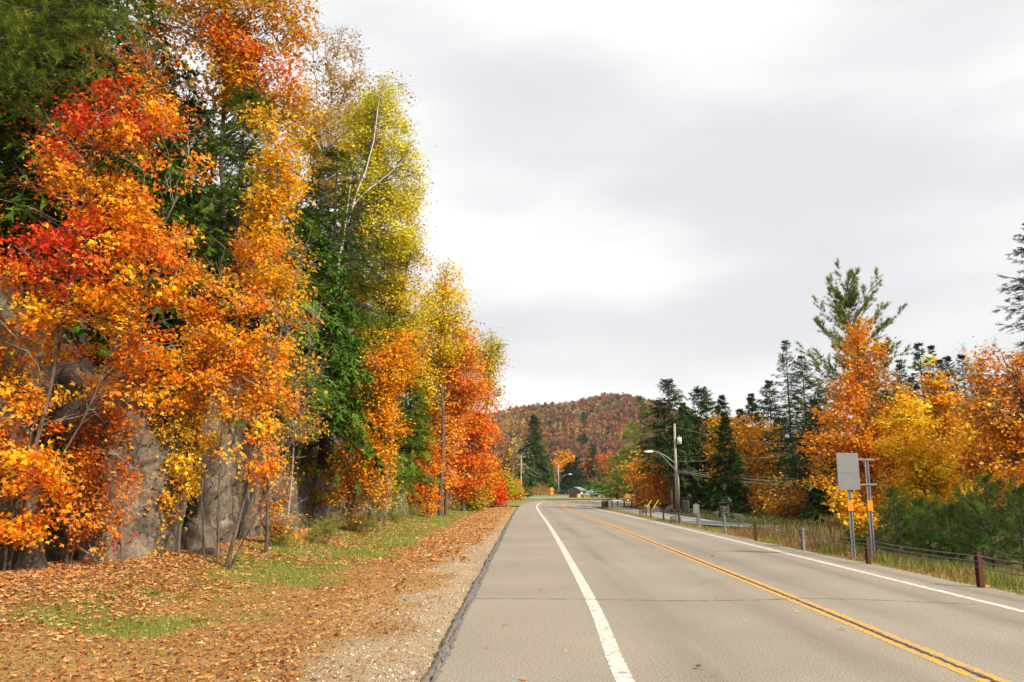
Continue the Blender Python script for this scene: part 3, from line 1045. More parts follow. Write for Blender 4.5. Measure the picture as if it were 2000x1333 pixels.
    col = pick_cols(n, palette, 0.15, ck[ci]) * (1 + .14 * rng.normal(size=(nclump, 1)))[ci]
    col = np.clip(col, .004, .95)
    if second is not None:
        zone = np.zeros(nclump, bool)
        for (zpx, zpy, zr, dy) in second_zone:
            q = at(zpx, zpy, Y + dy); zone |= np.linalg.norm((cen - q) * [1, .5, 1], axis=1) < zr * Y / FOCAL
        k = zone[ci] & (rng.random(n) < 0.85)
        col[k] = pick_cols(int(k.sum()), second, 0.15)
    tv, tf = LEAVES['oval' if (tmpl == 'lobe' and Y >= 34) else tmpl]
    if tmpl == 'lobe' and Y >= 34: tv = tv * [1.25, 1, 1]
    cr = MB()
    scatter(cr, tv, tf, pos, frames(dirs, up), lsize * np.clip(rng.lognormal(-.06, .3, n), .4, 1.6), col)
    o = cr.build("crown", M_LEAF, root, "stuff")
    return root


def conifer(name, label, base, H, R, tmpl, ssize, palette, whorls=28, per=6, zmin=0.06, prof=0.85, elev=(-10, 40), curve=0.0, twigs=7, perTwig=3, r0=0.16,
            group=None, side=1.0, jit=0.16, gap=0.0, dead=None, az_range=None, len_fn=None, bark_m=None, lean=(0, 0), droop=0.15, cat="tree", top_small=(0.4, 1.1)):
    """base (px, Y[, z]) or world via tuple of 3 with Y None; whorled limbs with side twigs that carry sprays or needle tufts"""
    px, Y = base[:2]
    palette = palette * np.array([.74, .72, .42])
    x0 = wx(px, Y)
    z0 = base[2] if len(base) > 2 else ground_z(x0, Y)
    root = thing(name, label, cat, (x0, Y, z0), group)
    b = np.array([x0, Y, z0])
    u = np.linspace(0, 1, 12)
    ax = b + np.stack([lean[0] * u, lean[1] * u, u * H], -1)
    ax[:, :2] += np.cumsum(rng.normal(size=(12, 2)), 0) * 0.012 * H / 10
    ax[0, 2] -= 0.25
    v, f = tubes(ax[None], (r0 * (1 - 0.95 * u) * np.r_[1.25, np.ones(11)])[None], 8)
    tk = MB().add(v, f, None, 0, True)
    n = whorls * per
    t = zmin + (1 - zmin) * (np.repeat(np.linspace(0, 1, whorls), per) ** 0.92) + rng.normal(size=n) * 0.35 / whorls
    t = np.clip(t, zmin * 0.8, 0.975)
    keep = rng.random(n) > gap * (1 - t)
    t = t[keep]; n = len(t)
    az = rng.random(n) * 2 * np.pi
    if az_range is not None: az = rng.uniform(az_range[0], az_range[1], n)
    tt = (t - zmin) / (1 - zmin)
    Lb = R * np.clip(1 - tt, 0.0, 1) ** prof * rng.uniform(1 - 2.2 * jit, 1 + 1.2 * jit, n) + 0.02 * R
    if len_fn is not None: Lb = Lb * len_fn(tt, az)
    e = np.radians(elev[0] + (elev[1] - elev[0]) * tt ** 1.3 + rng.normal(size=n) * 7)
    k = 7
    s = np.linspace(0, 1, k)
    hdir = np.stack([np.cos(az), np.sin(az)], -1)
    start = np.stack([np.interp(t, u, ax[:, i]) for i in range(3)], -1)
    start[:, 2] = z0 + t * H
    P = np.zeros((n, k, 3))
    P[:, :, :2] = start[:, None, :2] + hdir[:, None] * (Lb[:, None] * s * np.cos(e)[:, None])[..., None]
    P[:, :, 2] = start[:, None, 2] + Lb[:, None] * (np.sin(e)[:, None] * s + (curve - droop * 0) * s ** 2)
    P[:, 1:] += rng.normal(size=(n, k - 1, 3)) * Lb[:, None, None] * 0.018
    rb = np.clip(0.014 * Lb, 0.004, 0.05)[:, None] * (1 - 0.85 * s)[None]
    tk.build("trunk", bark_m or M_BARK_DARK, root)
    tk = MB()
    sp_ = 2 if Y < 45 else 3
    v, f = tubes(P[:, ::sp_], rb[:, ::sp_], 3); tk.add(v, f, None, 0, True)
    # side twigs
    m = n * twigs
    bi = np.repeat(np.arange(n), twigs)
    sj = np.clip(np.tile(np.linspace(0.16, 1.0, twigs), n) + rng.normal(size=m) * 0.05, 0.08, 1)
    fi = sj * (k - 1); i0 = np.clip(fi.astype(int), 0, k - 2); fr_ = (fi - i0)[:, None]
    pa = P[bi, i0] * (1 - fr_) + P[bi, i0 + 1] * fr_
    bd = norm(P[bi, i0 + 1] - P[bi, i0])
    sgn = np.where(np.arange(m) % 2 == 0, 1.0, -1.0) * np.where(sj > 0.95, 0.15, 1.0)
    lat = np.cross(bd, [0, 0, 1.0]) * sgn[:, None]
    td = norm(bd * 0.75 + lat * rng.uniform(.5, 1.15, (m, 1)) + rng.normal(size=(m, 3)) * 0.14 + [0, 0, -droop])
    tl = side * Lb[bi] * (0.14 + 0.30 * np.sin(np.pi * np.clip(1.06 - sj, 0, 1) * 0.75)) * rng.uniform(.7, 1.25, m)
    pe = pa + td * tl[:, None]; pe[:, 2] -= droop * 0.4 * tl
    hf = slice(None) if Y < 45 else slice(0, None, 3)
    v, f = slivers(pa[hf], pe[hf], np.clip(0.012 * tl, .003, .015)[hf])
    tk.add(v, f, None, 0, False)
    tk.build("branches", bark_m or M_BARK_DARK, root, "stuff")
    q = m * perTwig
    ti = np.repeat(np.arange(m), perTwig)
    w = np.tile((np.arange(perTwig) + 0.6) / perTwig, m) + rng.normal(size=q) * 0.08
    pos = pa[ti] * (1 - w[:, None]) + pe[ti] * w[:, None]
    sg2 = np.where(rng.random(q) < 0.5, 1.0, -1.0)[:, None]
    dirs = norm(td[ti] + np.cross(td[ti], [0, 0, 1.0]) * sg2 * rng.uniform(0, .9, (q, 1)) + rng.normal(size=(q, 3)) * 0.18 + [0, 0, -droop * 0.8])
    up = np.array([0, 0, 1.0]) + rng.normal(size=(q, 3)) * 0.3
    ck = rng.integers(0, len(palette), n)
    col = pick_cols(q, palette, 0.14, ck[bi][ti])
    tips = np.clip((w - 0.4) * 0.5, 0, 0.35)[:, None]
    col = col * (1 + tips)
    if dead is not None:
        kd = dead(start[bi[ti]], az[bi[ti]])
        col[kd] = pick_cols(int(kd.sum()), pal('#c07a24', '#b06a20', '#cf8c30'), 0.12)
    cr = MB()
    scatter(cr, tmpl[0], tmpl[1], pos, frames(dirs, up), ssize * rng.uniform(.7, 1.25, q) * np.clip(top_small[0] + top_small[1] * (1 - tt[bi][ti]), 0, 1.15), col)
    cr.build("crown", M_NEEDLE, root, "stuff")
    return root

# ------------------------------------------------------------------ trees above and in front of the rock cut
G_L = "autumn trees along the rock cut"
broadleaf("maple_tree", "big orange maple with red sprays leaning out from the rock base, closest to the camera", (10, 17.5),
          [(230, 330, 170, 130, .5, 1), (180, 520, 200, 120, 0, 1.1), (160, 700, 190, 120, 0, 1), (90, 860, 130, 120, -.3, .9), (310, 430, 75, 100, .6, .8), (240, 220, 110, 80, .5, .8), (40, 980, 90, 90, -.4, 1.0), (120, 1000, 60, 70, -.2, .7), (30, 840, 80, 70, -.3, .8), (290, 620, 90, 80, .2, .7)],
          440, 74, 0.098, P_ORANGE, 'maple', 0.36, 0.55, holes=.40, hole_s=1.0, r0=0.06, twigs=3, group=G_L, depth=0.55,
          stems=[[(5, 1150, 17.5), (60, 920, 17.6), (110, 700, 17.6), (175, 330, 17.9), (200, 150, 18.2)],
                 [(20, 1140, 17.7), (80, 980, 17.6), (200, 740, 17.5), (260, 560, 17.7), (340, 400, 18.0)],
                 [(0, 1160, 17.3), (20, 1020, 17.2), (60, 860, 17.1), (80, 740, 17.2)]],
          second=P_RED, second_zone=[(150, 500, 95, 0), (210, 210, 80, .5), (130, 160, 70, .5), (30, 470, 60, 0), (140, 300, 45, .4), (230, 120, 60, .5), (290, 260, 40, .5)], extra_bare=34)
broadleaf("maple_tree", "slender orange maple sapling standing against the pale rock slab", (125, 19.2),
          [(150, 920, 75, 80, 0, 1), (215, 860, 70, 90, 0, .8), (180, 1010, 60, 60, 0, .6), (250, 760, 80, 80, .2, .8), (200, 1060, 40, 40, 0, .4)],
          62, 46, 0.088, pal('#d9661a', '#c9541c', '#e07a2a', '#b74a20', '#e0903a'), 'maple', 0.34, 0.8, r0=0.045, group=G_L, depth=0.6,
          stems=[[(128, 1125, 19.2), (140, 1000, 19.2), (190, 860, 19.3), (235, 720, 19.5), (265, 600, 19.6)], [(135, 1125, 19.2), (160, 980, 19.1), (170, 880, 19.1)]])
broadleaf("maple_tree", "airy red and orange maple with pale bare twigs behind the big orange maple", (200, 20.2),
          [(300, 240, 90, 100, 0, 1), (240, 120, 110, 70, 0, .8), (110, 240, 100, 90, 0, .8), (60, 400, 80, 100, 0, .6)],
          100, 20, 0.1, pal('#d9581e', '#cf4a22', '#e0741e', '#e68a24', '#c43c22'), 'maple', 0.5, 0.7, r0=0.06, group=G_L, depth=0.5, extra_bare=30, limb_r=1.0,
          stems=[[(200, 1120, 20.2), (230, 800, 20.2), (270, 480, 20.2), (300, 160, 20.3)], [(235, 760, 20.2), (330, 560, 20.3), (420, 380, 20.4)], [(240, 700, 20.2), (160, 440, 20.2), (110, 220, 20.2)]])
broadleaf("maple_tree", "airy tan orange maple with long bare twigs in front of the dark hemlock", (520, 25.0),
          [(560, 560, 50, 110, 0, 1), (590, 700, 45, 100, 0, .9), (570, 850, 45, 70, 0, .7)],
          60, 18, 0.1, pal('#e0942a', '#d97e26', '#e8a838', '#c87030'), 'maple', 0.45, 0.7, r0=0.05, group=G_L, depth=0.6, extra_bare=45, limb_r=1.0,
          stems=[[(520, 1085, 25), (530, 850, 25), (560, 650, 25), (610, 440, 25)], [(535, 820, 25), (590, 720, 25), (640, 600, 25)]])
broadleaf("maple_tree", "spindly rusty sapling leaning across the pale rock slab", (240, 18.6),
          [(225, 960, 50, 80, 0, 1), (200, 1030, 40, 50, 0, .7), (260, 880, 40, 60, 0, .7)],
          40, 26, 0.085, pal('#d9701e', '#c9581c', '#e08a30', '#b74a20', '#d09050'), 'maple', 0.3, 0.8, r0=0.025, group=G_L, depth=0.6, extra_bare=16,
          stems=[[(245, 1150, 18.6), (235, 1020, 18.6), (265, 900, 18.7), (300, 780, 18.8)], [(180, 1140, 18.4), (205, 1040, 18.4), (255, 950, 18.5)]])
broadleaf("maple_tree", "thin tan leaved sapling against the right half of the tall rock face", (540, 27.0),
          [(540, 980, 35, 60, 0, 1), (520, 900, 35, 60, 0, .8), (560, 1030, 25, 40, 0, .5)],
          40, 30, 0.095, pal('#dd8a34', '#cf7430', '#e0a04a', '#c06034'), 'maple', 0.34, 0.8, r0=0.025, group=G_L, extra_bare=18)
broadleaf("maple_tree", "yellow orange maple sapling growing in the gap between the two rock slabs", (345, 21.4),
          [(345, 960, 50, 70, 0, 1), (315, 985, 40, 40, 0, .6), (375, 870, 60, 60, .2, .8), (350, 800, 70, 60, .3, .8), (300, 1080, 40, 30, 0, .4)],
          66, 48, 0.09, P_GOLD, 'maple', 0.32, 0.8, r0=0.04, group=G_L, depth=0.6,
          stems=[[(348, 1112, 21.4), (352, 1030, 21.4), (365, 900, 21.5), (390, 780, 21.7)], [(330, 1112, 21.2), (345, 1020, 21.2), (350, 920, 21.2)]])
broadleaf("maple_tree", "many stemmed orange maple clump before the tall rock face", (445, 21.0),
          [(450, 640, 85, 90, .5, 1), (500, 520, 70, 80, .8, .9), (430, 780, 85, 90, .2, 1), (520, 800, 60, 80, .4, .8), (480, 900, 70, 50, 0, .4), (400, 700, 60, 70, 0, .7), (540, 640, 45, 90, .8, .6), (555, 900, 30, 50, .3, .3), (430, 960, 40, 40, 0, .2), (390, 570, 60, 60, .3, .6)],
          330, 54, 0.092, pal('#e5881c', '#de741e', '#ec9c28', '#d46824', '#eeac3a', '#e08428'), 'maple', 0.33, 0.7, holes=.38, hole_s=1.1, r0=0.05, group=G_L, depth=0.7, extra_bare=44,
          stems=[[(440, 1118, 21.0), (470, 1000, 21.0), (510, 800, 21.3), (555, 620, 21.7), (600, 470, 22)],
                 [(425, 1100, 21.2), (430, 900, 21.3), (450, 700, 21.5), (500, 480, 21.9)],
                 [(445, 1118, 21.0), (500, 1010, 20.9), (560, 880, 21.0), (640, 690, 21.2)],
                 [(400, 1095, 21.6), (395, 900, 21.6), (415, 700, 21.7), (430, 560, 21.9)]])
broadleaf("maple_tree", "golden yellow maple standing between the two dark hemlocks", (515, 24.0, 5.9),
          [(520, 250, 40, 45, 0, .8), (545, 340, 50, 50, 0, 1), (530, 420, 50, 60, 0, 1), (510, 500, 45, 50, 0, .8), (565, 290, 30, 40, 0, .5), (540, 580, 40, 60, 0, .6)],
          130, 50, 0.11, P_GOLD, 'maple', 0.42, 0.8, r0=0.08, group=G_L, depth=0.8)
conifer("white_pine", "green white pine reaching long soft boughs in from the top left corner", (-215, 18.2), 14.6, 6.2, PINE, 0.225, P_PINE, whorls=10, per=16, zmin=0.30, prof=0.30,
        elev=(-6, 14), curve=0.06, twigs=10, perTwig=7, r0=0.22, group=G_L, droop=0.10, az_range=(-0.85, 0.6),
        len_fn=lambda tt, az: np.where(np.cos(az) > 0.2, 1.0, 0.7) * np.interp(tt, [0, .12, .35, .6, 1], [.55, .60, .72, .98, 1.5]),
        dead=lambda s, az: (s[:, 2] > 9.0) & (s[:, 2] < 9.35) & (np.abs(az) < 0.35), side=0.8)
G_H = "hemlocks and conifers along the rock cut"
conifer("hemlock_tree", "bright green hemlock behind the orange maples, topmost of the near conifers", (430, 27.0, 5.9), 10.2, 3.2, HEMLOCK, 0.36, P_HEM, whorls=28, per=8, zmin=0.02, prof=0.5,
        elev=(-14, 30), curve=-0.16, twigs=8, perTwig=5, r0=0.2, group=G_H, droop=0.3)
conifer("hemlock_tree", "broad dark hemlock hanging over the shaded gap in the rock", (630, 39.0, 3.2), 15.8, 4.2, HEMLOCK, 0.42, pal('#46642a', '#3c5822', '#526f2c', '#324c20', '#5c7832'), whorls=30, per=8, zmin=0.02, prof=0.55,
        elev=(-16, 28), curve=-0.18, twigs=8, perTwig=5, r0=0.26, group=G_H, droop=0.3)
conifer("hemlock_tree", "dark hemlock filling the hollow left of the birch", (575, 35.0, 5.4), 9.0, 3.0, FARSPR, 0.48, pal('#50722a', '#446424', '#5c7e30', '#3a5822'), whorls=26, per=8, zmin=0.02, prof=0.55,
        elev=(-16, 28), curve=-0.18, twigs=7, perTwig=4, r0=0.2, group=G_H, droop=0.3)
conifer("hemlock_tree", "dark hemlock in deep shade behind the nearest orange maple", (230, 24.5), 11.5, 3.6, FARSPR, 0.55, pal('#466226', '#3a5622', '#54702a', '#304a20'), whorls=24, per=7, zmin=0.52, prof=0.5,
        elev=(-12, 24), curve=-0.14, twigs=7, perTwig=4, r0=0.24, group=G_H, droop=0.3)
conifer("hemlock_tree", "dark hemlock at the far left edge behind the pine boughs", (30, 23.0), 13.0, 3.6, FARSPR, 0.55, pal('#466226', '#3a5622', '#54702a', '#304a20'), whorls=28, per=7, zmin=0.3, prof=0.45,
        elev=(-12, 24), curve=-0.14, twigs=7, perTwig=3, r0=0.24, group=G_H, droop=0.3)
conifer("hemlock_tree", "small bright green hemlock between the golden maple and the pink orange maple", (800, 57.0, 2.5), 10.5, 1.7, HEMLOCK, 0.45, pal('#5c7a2a', '#4d6a24', '#6a8a30', '#46621f'), whorls=26, per=7, zmin=0.03, prof=0.55,
        elev=(-14, 28), curve=-0.16, twigs=6, perTwig=4, r0=0.14, group=G_H, droop=0.25)
broadleaf("oak_tree", "tall yellow and orange tree at the top of the frame above the hemlock", (400, 33.0),
          [(380, 40, 120, 90, 0, 1), (490, 60, 110, 100, 0, 1.1), (560, 40, 60, 80, 0, .8), (520, 170, 90, 90, 0, 1), (440, 130, 90, 80, 0, .8), (570, 230, 60, 70, 0, .7), (450, -90, 130, 90, 0, .8), (330, 20, 70, 60, 0, .6)],
          520, 56, 0.165, pal('#cf9a24', '#d98a22', '#c98c20', '#b9902a', '#d9761e', '#a88a28'), 'oval', 0.6, 0.6, holes=.33, hole_s=.6, r0=0.2, group=G_L, depth=0.8, extra_bare=16,
          second=pal('#d9702c', '#cf5c26', '#dd8030', '#c9502c', '#d89038'), second_zone=[(500, 110, 60, 0), (560, 160, 40, 0), (440, 80, 45, 0)])
broadleaf("maple_tree", "nearly bare pale tree with a few tan leaves on the skyline", (640, 47.0),
          [(665, 130, 50, 75, 0, 1), (620, 110, 40, 60, 0, .9), (690, 190, 40, 60, 0, .7), (640, 220, 60, 50, 0, .7), (765, 190, 40, 50, 0, .6)],
          170, 20, 0.16, P_SPARSE, 'oval', 0.6, 0.9, r0=0.11, bark_m=M_TWIG, group=G_L, extra_bare=70, twigs=6, limb_r=1.5,
          stems=[[(628, 420, 47), (635, 300, 47), (648, 190, 47), (662, 80, 47)], [(634, 300, 47), (620, 200, 47), (610, 90, 47)], [(640, 260, 47), (670, 190, 47), (698, 110, 47)],
                 [(636, 290, 47), (690, 240, 47), (725, 170, 47)], [(650, 200, 47), (640, 130, 47), (632, 60, 47)], [(660, 230, 47), (720, 200, 47), (765, 150, 47)], [(634, 310, 46.6), (600, 230, 46.5), (592, 150, 46.4)]])
broadleaf("birch_tree", "white stemmed birch with yellow green leaves leaning out over the cliff", (655, 44.0),
          [(740, 250, 60, 70, 1.1, 1), (770, 340, 60, 80, 1.1, 1), (740, 420, 75, 70, 1.1, .9), (780, 440, 50, 70, 1.1, .8), (710, 330, 50, 70, 1.1, .8), (690, 400, 40, 60, 1.1, .5), (745, 185, 35, 45, 1.1, .5), (800, 390, 30, 60, 1.1, .6), (700, 250, 35, 60, 1.1, .6)],
          480, 64, 0.145, pal('#c8bc34', '#d2c23a', '#dcc038', '#b2b236', '#e4c43c', '#bab844'), 'oval', 0.55, 0.9, r0=0.08, bark_m=M_BIRCH, group=G_L, extra_bare=5, limb_r=1.0,
          stems=[[(652, 640, 43.2), (665, 500, 43.2), (690, 400, 43.2), (725, 300, 43.2), (742, 190, 43.2)], [(688, 405, 43.2), (712, 378, 43.2), (760, 340, 43.2), (800, 300, 43.2)], [(668, 490, 43.2), (680, 400, 43.0), (688, 330, 43.0)]])
broadleaf("birch_tree", "olive gold tree between the tall yellow tree and the white birch", (630, 52.0),
          [(600, 240, 50, 60, 0, 1), (650, 270, 50, 50, 0, 1), (690, 250, 40, 60, 0, .8), (620, 320, 50, 50, 0, .8), (670, 340, 50, 60, 0, .8), (585, 180, 30, 40, 0, .5)],
          230, 54, 0.16, pal('#b59a30', '#c0a02c', '#cda630', '#a8922e', '#d09a30'), 'oval', 0.6, 0.8, r0=0.14, group=G_L, extra_bare=8)
broadleaf("birch_tree", "yellow birch crown hanging below the white birch", (745, 48.0),
          [(740, 520, 60, 70, 0, 1), (790, 520, 45, 70, 0, .9), (730, 600, 60, 60, 0, .9), (800, 600, 50, 60, 0, .8), (760, 660, 55, 50, 0, .7), (815, 470, 20, 40, 0, .4)],
          330, 60, 0.145, pal('#cdb02c', '#b9ab30', '#dcb82e', '#a7a02c', '#d9a42a', '#93983a'), 'oval', 0.6, 0.8, r0=0.14, group=G_L)
broadleaf("maple_tree", "golden orange small maple cascading down the rock toward the grass", (675, 37.0, -.1),
          [(770, 720, 60, 50, 0, 1), (720, 790, 55, 60, 0, 1), (740, 850, 50, 60, 0, .9), (700, 900, 45, 60, 0, .9), (690, 970, 40, 40, 0, .7), (800, 680, 40, 40, 0, .6), (735, 940, 35, 50, 0, .6)],
          330, 50, 0.115, pal('#e89a1c', '#e08a1c', '#dd7a1c', '#ecac22', '#d9801e'), 'lobe', 0.45, 0.8, r0=0.09, group=G_L,
          stems=[[(670, 1015, 37), (690, 940, 37), (720, 820, 37.2), (770, 700, 37.4), (810, 640, 37.5)], [(680, 1010, 37), (720, 900, 37), (745, 830, 37)]])
broadleaf("maple_tree", "thin reddish sapling with few leaves in the shaded hollow", (610, 40.0),
          [(625, 900, 30, 40, 0, 1), (650, 960, 35, 30, 0, .8), (600, 960, 20, 30, 0, .5), (625, 850, 20, 30, 0, .5)],
          32, 30, 0.13, P_GOLD, 'lobe', 0.4, 0.6, r0=0.035, group=G_L, extra_bare=8)
broadleaf("maple_tree", "bare twigged grey sapling reaching out past the orange clump", (560, 29.0),
          [(600, 780, 40, 90, 0, 1), (590, 640, 30, 60, 0, .8), (570, 900, 30, 50, 0, .6)],
          22, 18, 0.12, P_SPARSE, 'lobe', 0.4, 0.8, r0=0.04, bark_m=M_TWIG, group=G_L, extra_bare=30, limb_r=1.1)
broadleaf("poplar_tree", "yellow topped poplar standing up against the sky", (860, 66.0),
          [(872, 545, 25, 35, 0, .7), (870, 600, 40, 50, 0, 1), (845, 660, 45, 60, 0, 1), (885, 660, 35, 50, 0, .8), (840, 570, 25, 40, 0, .6), (830, 740, 40, 60, 0, .8)],
          280, 52, 0.19, P_YELLOW, 'oval', 0.75, 0.8, r0=0.16, group=G_L, extra_bare=10)
broadleaf("maple_tree", "light orange and pink maple with fan shaped limbs above the verge", (872, 68.0),
          [(880, 690, 50, 50, 0, 1), (905, 740, 50, 60, 0, 1), (870, 780, 50, 60, 0, .9), (860, 850, 50, 60, 0, .9), (915, 660, 25, 40, 0, .5), (850, 930, 40, 50, 0, .8)],
          290, 52, 0.2, P_PINK, 'lobe', 0.75, 0.65, r0=0.15, group=G_L, extra_bare=10, limb_r=1.5)
broadleaf("maple_tree", "vivid red orange maple bulging toward the road at the end of the tree wall", (905, 82.0),
          [(930, 800, 45, 55, 0, 1), (920, 860, 50, 60, 0, 1.1), (945, 840, 25, 50, 0, .7), (900, 920, 45, 50, 0, 1), (880, 960, 40, 35, 0, .8), (925, 760, 30, 30, 0, .5), (940, 910, 25, 40, 0, .6), (870, 900, 30, 60, 0, .7)],
          270, 50, 0.22, pal('#dd6422', '#e07222', '#d45a24', '#e68226', '#d04c28', '#e88c2e'), 'lobe', 0.8, 0.65, r0=0.17, group=G_L, limb_r=1.4)
broadleaf("poplar_tree", "olive yellow rounded tree last on the skyline before the hill", (945, 98.0),
          [(945, 690, 35, 40, 0, 1), (965, 710, 25, 40, 0, .8), (930, 730, 30, 50, 0, .8), (960, 670, 20, 20, 0, .5), (955, 760, 25, 40, 0, .7)],
          150, 46, 0.24, pal('#b5a42c', '#a39a2c', '#c9ae34', '#8f8c2a', '#d0a838'), 'oval', 0.95, 0.8, r0=0.2, group=G_L, extra_bare=8, limb_r=1.5)
broadleaf("maple_tree", "orange maple bush low on the rock below the pink maple", (830, 60.0),
          [(800, 920, 40, 40, 0, 1), (825, 970, 35, 30, 0, .9), (775, 960, 30, 40, 0, .7), (840, 900, 30, 40, 0, .7)],
          100, 44, 0.17, pal('#dd7a1c', '#c9641c', '#e08e2a', '#cf5a24'), 'lobe', 0.6, 0.6, r0=0.07, group=G_L)
broadleaf("birch_tree", "lime green sapling hanging over the grey rock", (750, 52.0),
          [(755, 930, 30, 40, 0, 1), (770, 980, 25, 25, 0, .7), (745, 990, 20, 25, 0, .5)], 46, 40, 0.13, P_LIME, 'oval', 0.5, 0.7, r0=0.04, group=G_L)
for k, (px, Y, py, rx, ry, P_, lab) in enumerate([
        (955, 97, 935, 26, 40, pal('#d9801e', '#c9641c', '#e0a02a', '#cf4a24'), "orange shrub on the low rocks where the cut ends"),
        (985, 112, 950, 20, 24, pal('#b9a42a', '#c98c2a', '#8f9a2c', '#d97a2a'), "yellow green shrub at the very end of the rock cut"),
        (965, 104, 960, 16, 24, P_RED, "red shrub beside the road near the end of the rock cut"),
        (920, 84, 968, 22, 20, pal('#8f9a3a', '#a7a02c', '#b98c34'), "olive shrub under the vivid red orange maple"),
        (1003, 122, 955, 14, 20, pal('#d97a2a', '#c98c2a', '#6f8a3a'), "small orange bush by the bend below the pole")]):
    broadleaf("roadside_shrub", lab, (px, Y), [(px, py, rx, ry, 0, 1), (px + 6, py + 12, rx * .9, ry * .6, 0, .8)], 60, 40, 0.26, P_, 'oval', 0.8, 0.8, r0=0.05, group="shrubs along the rock cut", cat="shrub")
for px, Y, top, R, lab in [(-60, 27, -160, 4.2, "tall dark hemlock at the extreme left behind the pine"), (90, 31, -120, 4.4, "tall dark hemlock second from the left behind the pine"), (210, 35, 60, 4.6, "tall dark hemlock behind the pine bough tips"),
                           (320, 39, 200, 4.6, "dark hemlock behind the bright green hemlock"), (470, 45, 300, 4.6, "dark hemlock behind the golden yellow maple"), (600, 54, 360, 4.6, "dark hemlock behind the broad hanging hemlock"),
                           (690, 66, 470, 4.4, "dark hemlock behind the white stemmed birch"), (770, 82, 600, 4.2, "dark hemlock behind the yellow birch crown"), (850, 100, 720, 4.0, "dark hemlock behind the pink maple")]:
    z0 = float(terrain(wx(px, Y), Y))
    conifer("hemlock_tree", lab, (px, Y), at(px, top, Y)[2] - z0, R, FARSPR, 0.95, pal('#3e5824', '#344e20', '#4a6428'), whorls=20, per=8, zmin=0.01, prof=0.42, elev=(-14, 24), curve=-0.14, twigs=5, perTwig=3, r0=0.24, group="hemlocks deeper on the plateau", droop=0.3)
# darker trees standing further back on the plateau
for k, (px, Y, top, rx, P_, lab) in enumerate([
        (330, 46, 150, 120, P_RUSTY, "rusty tree behind the tall yellow and orange tree"),
        (560, 56, 330, 80, P_SPARSE, "tan leaved tree behind the dark hemlock"),
        (700, 66, 420, 70, pal('#8f8a2c', '#a39a34', '#b9902c'), "olive tree behind the yellow birch crown"),
        (800, 84, 560, 55, P_GOLD, "golden tree behind the yellow poplar"),
        (880, 104, 690, 45, P_DEEP, "dark orange tree behind the vivid red orange maple"),
        (180, 36, 60, 170, pal('#a8822c', '#96702a', '#b98a34'), "brown gold tree behind the pine boughs")]):
    sc = Y / FOCAL
    broadleaf("woodland_tree", lab, (px, Y), [(px, top + rx * 1.0, rx, rx, 0, 1), (px - rx * .5, top + rx * 2.1, rx, rx, 0, 1), (px + rx * .3, top + rx * 2.6, rx, rx * .9, 0, 1)],
              130, 34, 0.19 + Y * 0.0012, P_, 'oval', 0.9, 0.8, r0=0.2, group="trees further back on the plateau")

# ------------------------------------------------------------------ trees on the other side of the road
G_R = "maples behind the guard rail"
G_S = "conifers behind the guard rail"


def fir(label, px, Y, top, R, palette=P_SPR, base_z=None, whorls=30, per=7, zmin=0.05, name="spruce_tree", ss=0.62, prof=0.85, elev=(-16, 38), curve=-0.02, twigs=6, gap=0.0, r0=0.18, perTwig=3, group=G_S, tm=None, **kw):
    z0 = float(terrain(wx(px, Y), Y)) if base_z is None else base_z
    H = at(px, top, Y)[2] - z0
    return conifer(name, label, (px, Y, z0), H, R, tm or (SPRUCE if Y < 82 else FARSPR), ss, palette, whorls=whorls, per=per, zmin=zmin, prof=prof, elev=elev, curve=curve, twigs=twigs, perTwig=perTwig, r0=r0, group=group, gap=gap, **kw)


broadleaf("maple_tree", "tall bright orange maple behind the blank sign", (1690, 46.0),
          [(1690, 690, 40, 60, 0, .9), (1690, 770, 65, 60, 0, 1), (1660, 830, 75, 50, 0, 1), (1700, 880, 70, 60, 0, 1), (1615, 870, 45, 30, 0, .8), (1680, 645, 22, 25, 0, .6), (1720, 960, 60, 60, 0, .8), (1640, 920, 50, 50, 0, .7), (1730, 800, 40, 60, 0, .7)],
          400, 46, 0.15, pal('#dd8220', '#d47420', '#e49228', '#cf6424', '#e8a032'), 'lobe', 0.55, 0.7, holes=.36, hole_s=.8, r0=0.14, group=G_R, extra_bare=6)
broadleaf("maple_tree", "golden yellow maple right of the blank sign", (1800, 38.0),
          [(1790, 860, 50, 70, 0, 1), (1850, 890, 45, 70, 0, 1), (1750, 850, 40, 50, 0, .8), (1775, 800, 28, 40, 0, .6), (1880, 850, 30, 40, 0, .5), (1830, 960, 60, 60, 0, 1), (1780, 980, 55, 60, 0, .8), (1870, 960, 40, 50, 0, .7)],
          360, 46, 0.14, pal('#f2b624', '#eea820', '#f6c436', '#e2981e', '#f4c848'), 'lobe', 0.46, 0.7, holes=.36, hole_s=.9, r0=0.09, group=G_R)
broadleaf("maple_tree", "narrow yellow maple rising in a spire between the golden and the deep orange maple", (1850, 40.0),
          [(1830, 745, 18, 35, 0, .7), (1840, 800, 32, 40, 0, 1), (1855, 850, 35, 40, 0, .9), (1825, 720, 10, 20, 0, .4)],
          95, 40, 0.15, pal('#e8a424', '#dd921e', '#ecb436', '#d08020'), 'lobe', 0.5, 0.6, r0=0.08, group=G_R, extra_bare=6)
